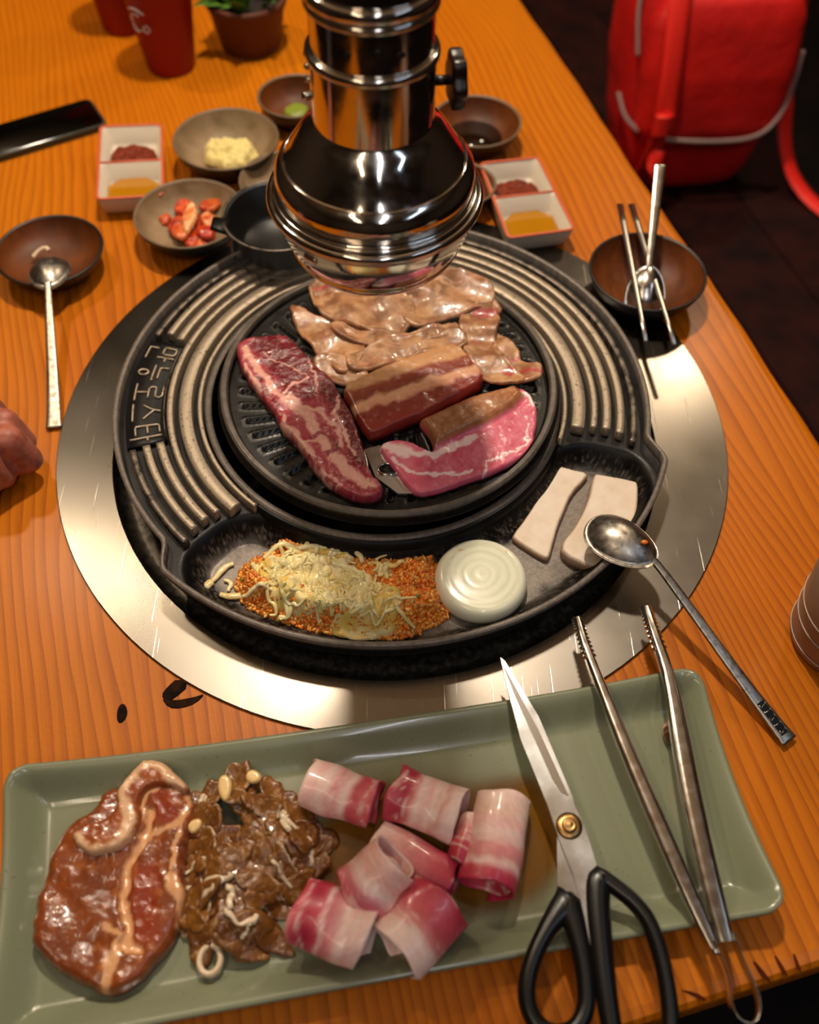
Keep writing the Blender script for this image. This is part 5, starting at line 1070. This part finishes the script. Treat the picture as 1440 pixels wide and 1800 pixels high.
# ================================================================== bench and backpack
be = thing('bench', 'dark red-brown wooden bench alongside the table under the backpack', 'bench', (*tab(U1 + .22, .6), 0))
def tbox(u0, u1, v0, v1, z0, z1): c = tab((u0 + u1) / 2, (v0 + v1) / 2); return box((c[0], c[1], (z0 + z1) / 2), (u1 - u0, v1 - v0, z1 - z0), -TH)
SH = .45
for k in range(4):
    a = U1 - .02 + k * .125; obj('seat_plank', *tbox(a, a + .122, -.35, 1.7, SH - .04, SH), M['dark_wood'], be, smooth=False)
for v in (-.25, .7, 1.55): obj('leg_frame', *tbox(U1 + .03, U1 + .43, v - .03, v + .03, 0, SH - .04), M['dark_wood'], be, smooth=False)
bc = np.array([.440, .785, SH + .001]); BR_ = .10
bag = thing('backpack', 'bright red nylon backpack with grey piping resting on the bench', 'backpack', bc)
def bag_pt(x, y, z): c, s = math.cos(BR_), math.sin(BR_); lean = .10 * z; return bc + np.array([x * c - (y + lean) * s, x * s + (y + lean) * c, z])
ZB = [0, .012, .04, .10, .18, .26, .33, .38, .41, .42]; HWb = [.078, .092, .104, .118, .126, .126, .116, .092, .055, .01]; HDb = [.045, .060, .070, .078, .080, .078, .070, .052, .03, .005]
def loft(zs, hw, hd, pw=.55, n=56, m=30, yo=0.0, dent=0.0):
    zz_ = np.linspace(zs[0], zs[-1], m); a, b = np.interp(zz_, zs, hw), np.interp(zz_, zs, hd); V, F = [], []
    for i in range(m):
        for j in range(n):
            t = 2 * math.pi * j / n; c, s = math.cos(t), math.sin(t); x = a[i] * math.copysign(abs(c) ** pw, c); y = b[i] * math.copysign(abs(s) ** pw, s)
            w2 = 1 + .05 * (float(fbm(np.array(x * 14), np.array(zz_[i] * 14 + y * 9), 3)) - .5)
            V.append(bag_pt(x * w2, y * w2 + yo, zz_[i]))
    for i in range(m - 1):
        for j in range(n): F.append([i * n + j, i * n + (j + 1) % n, (i + 1) * n + (j + 1) % n, (i + 1) * n + j])
    return np.array(V), F + [list(range(n))[::-1], [(m - 1) * n + j for j in range(n)]]
obj('bag_body', *loft(ZB, HWb, HDb), M['redbag'], bag)
obj('front_pocket', *loft([.085, .095, .12, .20, .27, .30, .305], [.065, .09, .106, .110, .104, .085, .04], [.01, .02, .030, .034, .028, .02, .005], yo=-.070, m=24), M['redbag'], bag)
def bt(name, pts, ra, rb, m, n=8): return obj(name, *tube(chaikin(np.array([bag_pt(*p) for p in pts]), 2, False), ra, rb, n), M[m], bag)
bt('piping', [(-.075, -.104, .118), (.0, -.112, .114), (.070, -.106, .112), (.104, -.090, .13), (.116, -.080, .17), (.114, -.080, .22)], .0032, .0032, 'piping')
bt('piping', [(-.128, -.055, .16), (-.120, -.074, .135), (-.100, -.086, .12)], .0032, .0032, 'piping')
bt('piping', [(-.116, -.074, .22), (-.124, -.062, .28), (-.116, -.055, .34)], .003, .003, 'piping')
bt('strap', [(-.085, -.082, .04), (-.080, -.112, .10), (-.078, -.122, .18), (-.082, -.100, .30), (-.075, -.055, .38)], .016, .003, 'bagstrap')
bt('buckle', [(-.080, -.122, .135), (-.080, -.124, .165)], .014, .006, 'bagstrap')
bt('strap_end', [(-.078, -.119, .11), (-.082, -.124, .085), (-.075, -.120, .065)], .011, .003, 'bagstrap')
bt('shoulder_strap', [(.112, .0, .20), (.138, -.02, .14), (.146, -.045, .06), (.175, -.08, .006), (.215, -.17, .005), (.225, -.28, .005)], .014, .003, 'bagstrap')
# ================================================================== a diner's hand
hand = thing('person', "person's closed hand resting on the table beside the steel ring", 'person', (-.335, -.045, TZ))
def cap(a, b, ra, rb, n=12):
    a, b = np.array(a, float), np.array(b, float); P = np.array([a + (b - a) * f for f in np.linspace(0, 1, 6)]); r = np.linspace(ra, rb, 6)
    up = (0, 0, 1) if abs((b - a)[2]) < .8 * np.linalg.norm(b - a) else (1, 0, 0)
    return join([tube(P, r, None, n, up=up), ball(a, ra * 1.0), ball(b, rb * 1.0)])
def H(x, y, z): return (-.318 + x, -.045 + y, TZ + z)
parts = [cap(H(-.06, .002, .036), H(-.022, .0, .038), .031, .028), cap(H(-.045, -.024, .030), H(-.020, -.022, .030), .024, .022), cap(H(-.045, .026, .032), H(-.022, .022, .034), .025, .021)]
for k, yy in enumerate((-.032, -.012, .009, .028)):     # curled fingers: knuckle, middle joint, tip tucked under
    kx = (.004, .020, .012, -.004)[k]; r = (.0105, .0118, .0108, .0095)[k]
    parts += [cap(H(-.022, yy, .044), H(kx, yy * .9, .046), r * 1.2, r * 1.05), cap(H(kx, yy * .9, .046), H(kx + .008, yy * .85, .022), r * 1.05, r * .95), cap(H(kx + .008, yy * .85, .022), H(kx - .014, yy * .85, .012), r * .95, r * .85)]
parts += [cap(H(-.05, -.036, .030), H(-.022, -.046, .028), .013, .012), cap(H(-.022, -.046, .028), H(.002, -.040, .022), .012, .010)]
parts += [cap(H(-.06, 0, .036), H(-.10, -.01, .038), .027, .026), cap(H(-.10, -.01, .038), H(-.20, -.04, .046), .027, .036)]
ho = obj('hand', *join(parts), M['skin'], hand)
rm_ = ho.modifiers.new('remesh', 'REMESH'); rm_.mode = 'VOXEL'; rm_.voxel_size = .0022; rm_.use_smooth_shade = True
sm2 = ho.modifiers.new('smooth', 'SMOOTH'); sm2.iterations = 4; sm2.factor = .5
obj('sleeve', *tube(np.array([H(-.15, -.025, .043), H(-.20, -.04, .048), H(-.32, -.075, .060)]), [.042, .046, .055], None, 20), M['sleeve'], hand)
# ================================================================== steam over the grill
def steam_mat():
    m = bpy.data.materials.new('thin_steam'); m.use_nodes = True; nt = m.node_tree; N = nt.nodes; Lk = nt.links; N.remove(N['Principled BSDF'])
    v = N.new('ShaderNodeVolumePrincipled'); v.inputs['Color'].default_value = (.95, .9, .85, 1); v.inputs['Anisotropy'].default_value = .2
    tc = N.new('ShaderNodeTexCoord'); nz = N.new('ShaderNodeTexNoise'); nz.inputs['Scale'].default_value = 14; nz.inputs['Detail'].default_value = 3; nz.inputs['Distortion'].default_value = .8
    Lk.new(tc.outputs['Object'], nz.inputs['Vector'])
    gr = N.new('ShaderNodeTexGradient'); gr.gradient_type = 'SPHERICAL'; mp = N.new('ShaderNodeMapping'); mp.inputs['Location'].default_value = (-.5 / .5, -.5 / .5, -.5 / .5); mp.inputs['Scale'].default_value = (2, 2, 2)
    Lk.new(tc.outputs['Generated'], mp.inputs[0]); Lk.new(mp.outputs[0], gr.inputs[0])
    r = N.new('ShaderNodeMapRange'); r.inputs[1].default_value = .40; r.inputs[2].default_value = .75; r.inputs[4].default_value = 5.0; Lk.new(nz.outputs['Fac'], r.inputs[0])
    q = N.new('ShaderNodeMath'); q.operation = 'MULTIPLY'; Lk.new(r.outputs[0], q.inputs[0]); Lk.new(gr.outputs['Fac'], q.inputs[1]); Lk.new(q.outputs[0], v.inputs['Density'])
    Lk.new(v.outputs[0], N['Material Output'].inputs['Volume']); return m
so = obj('steam', *ball((-.02, .065, TZ + .115), 1.0, 24, (.135, .105, .062)), steam_mat())
tag(so, 'faint white steam drifting over the cooking pork under the hood', 'steam', kind='stuff')
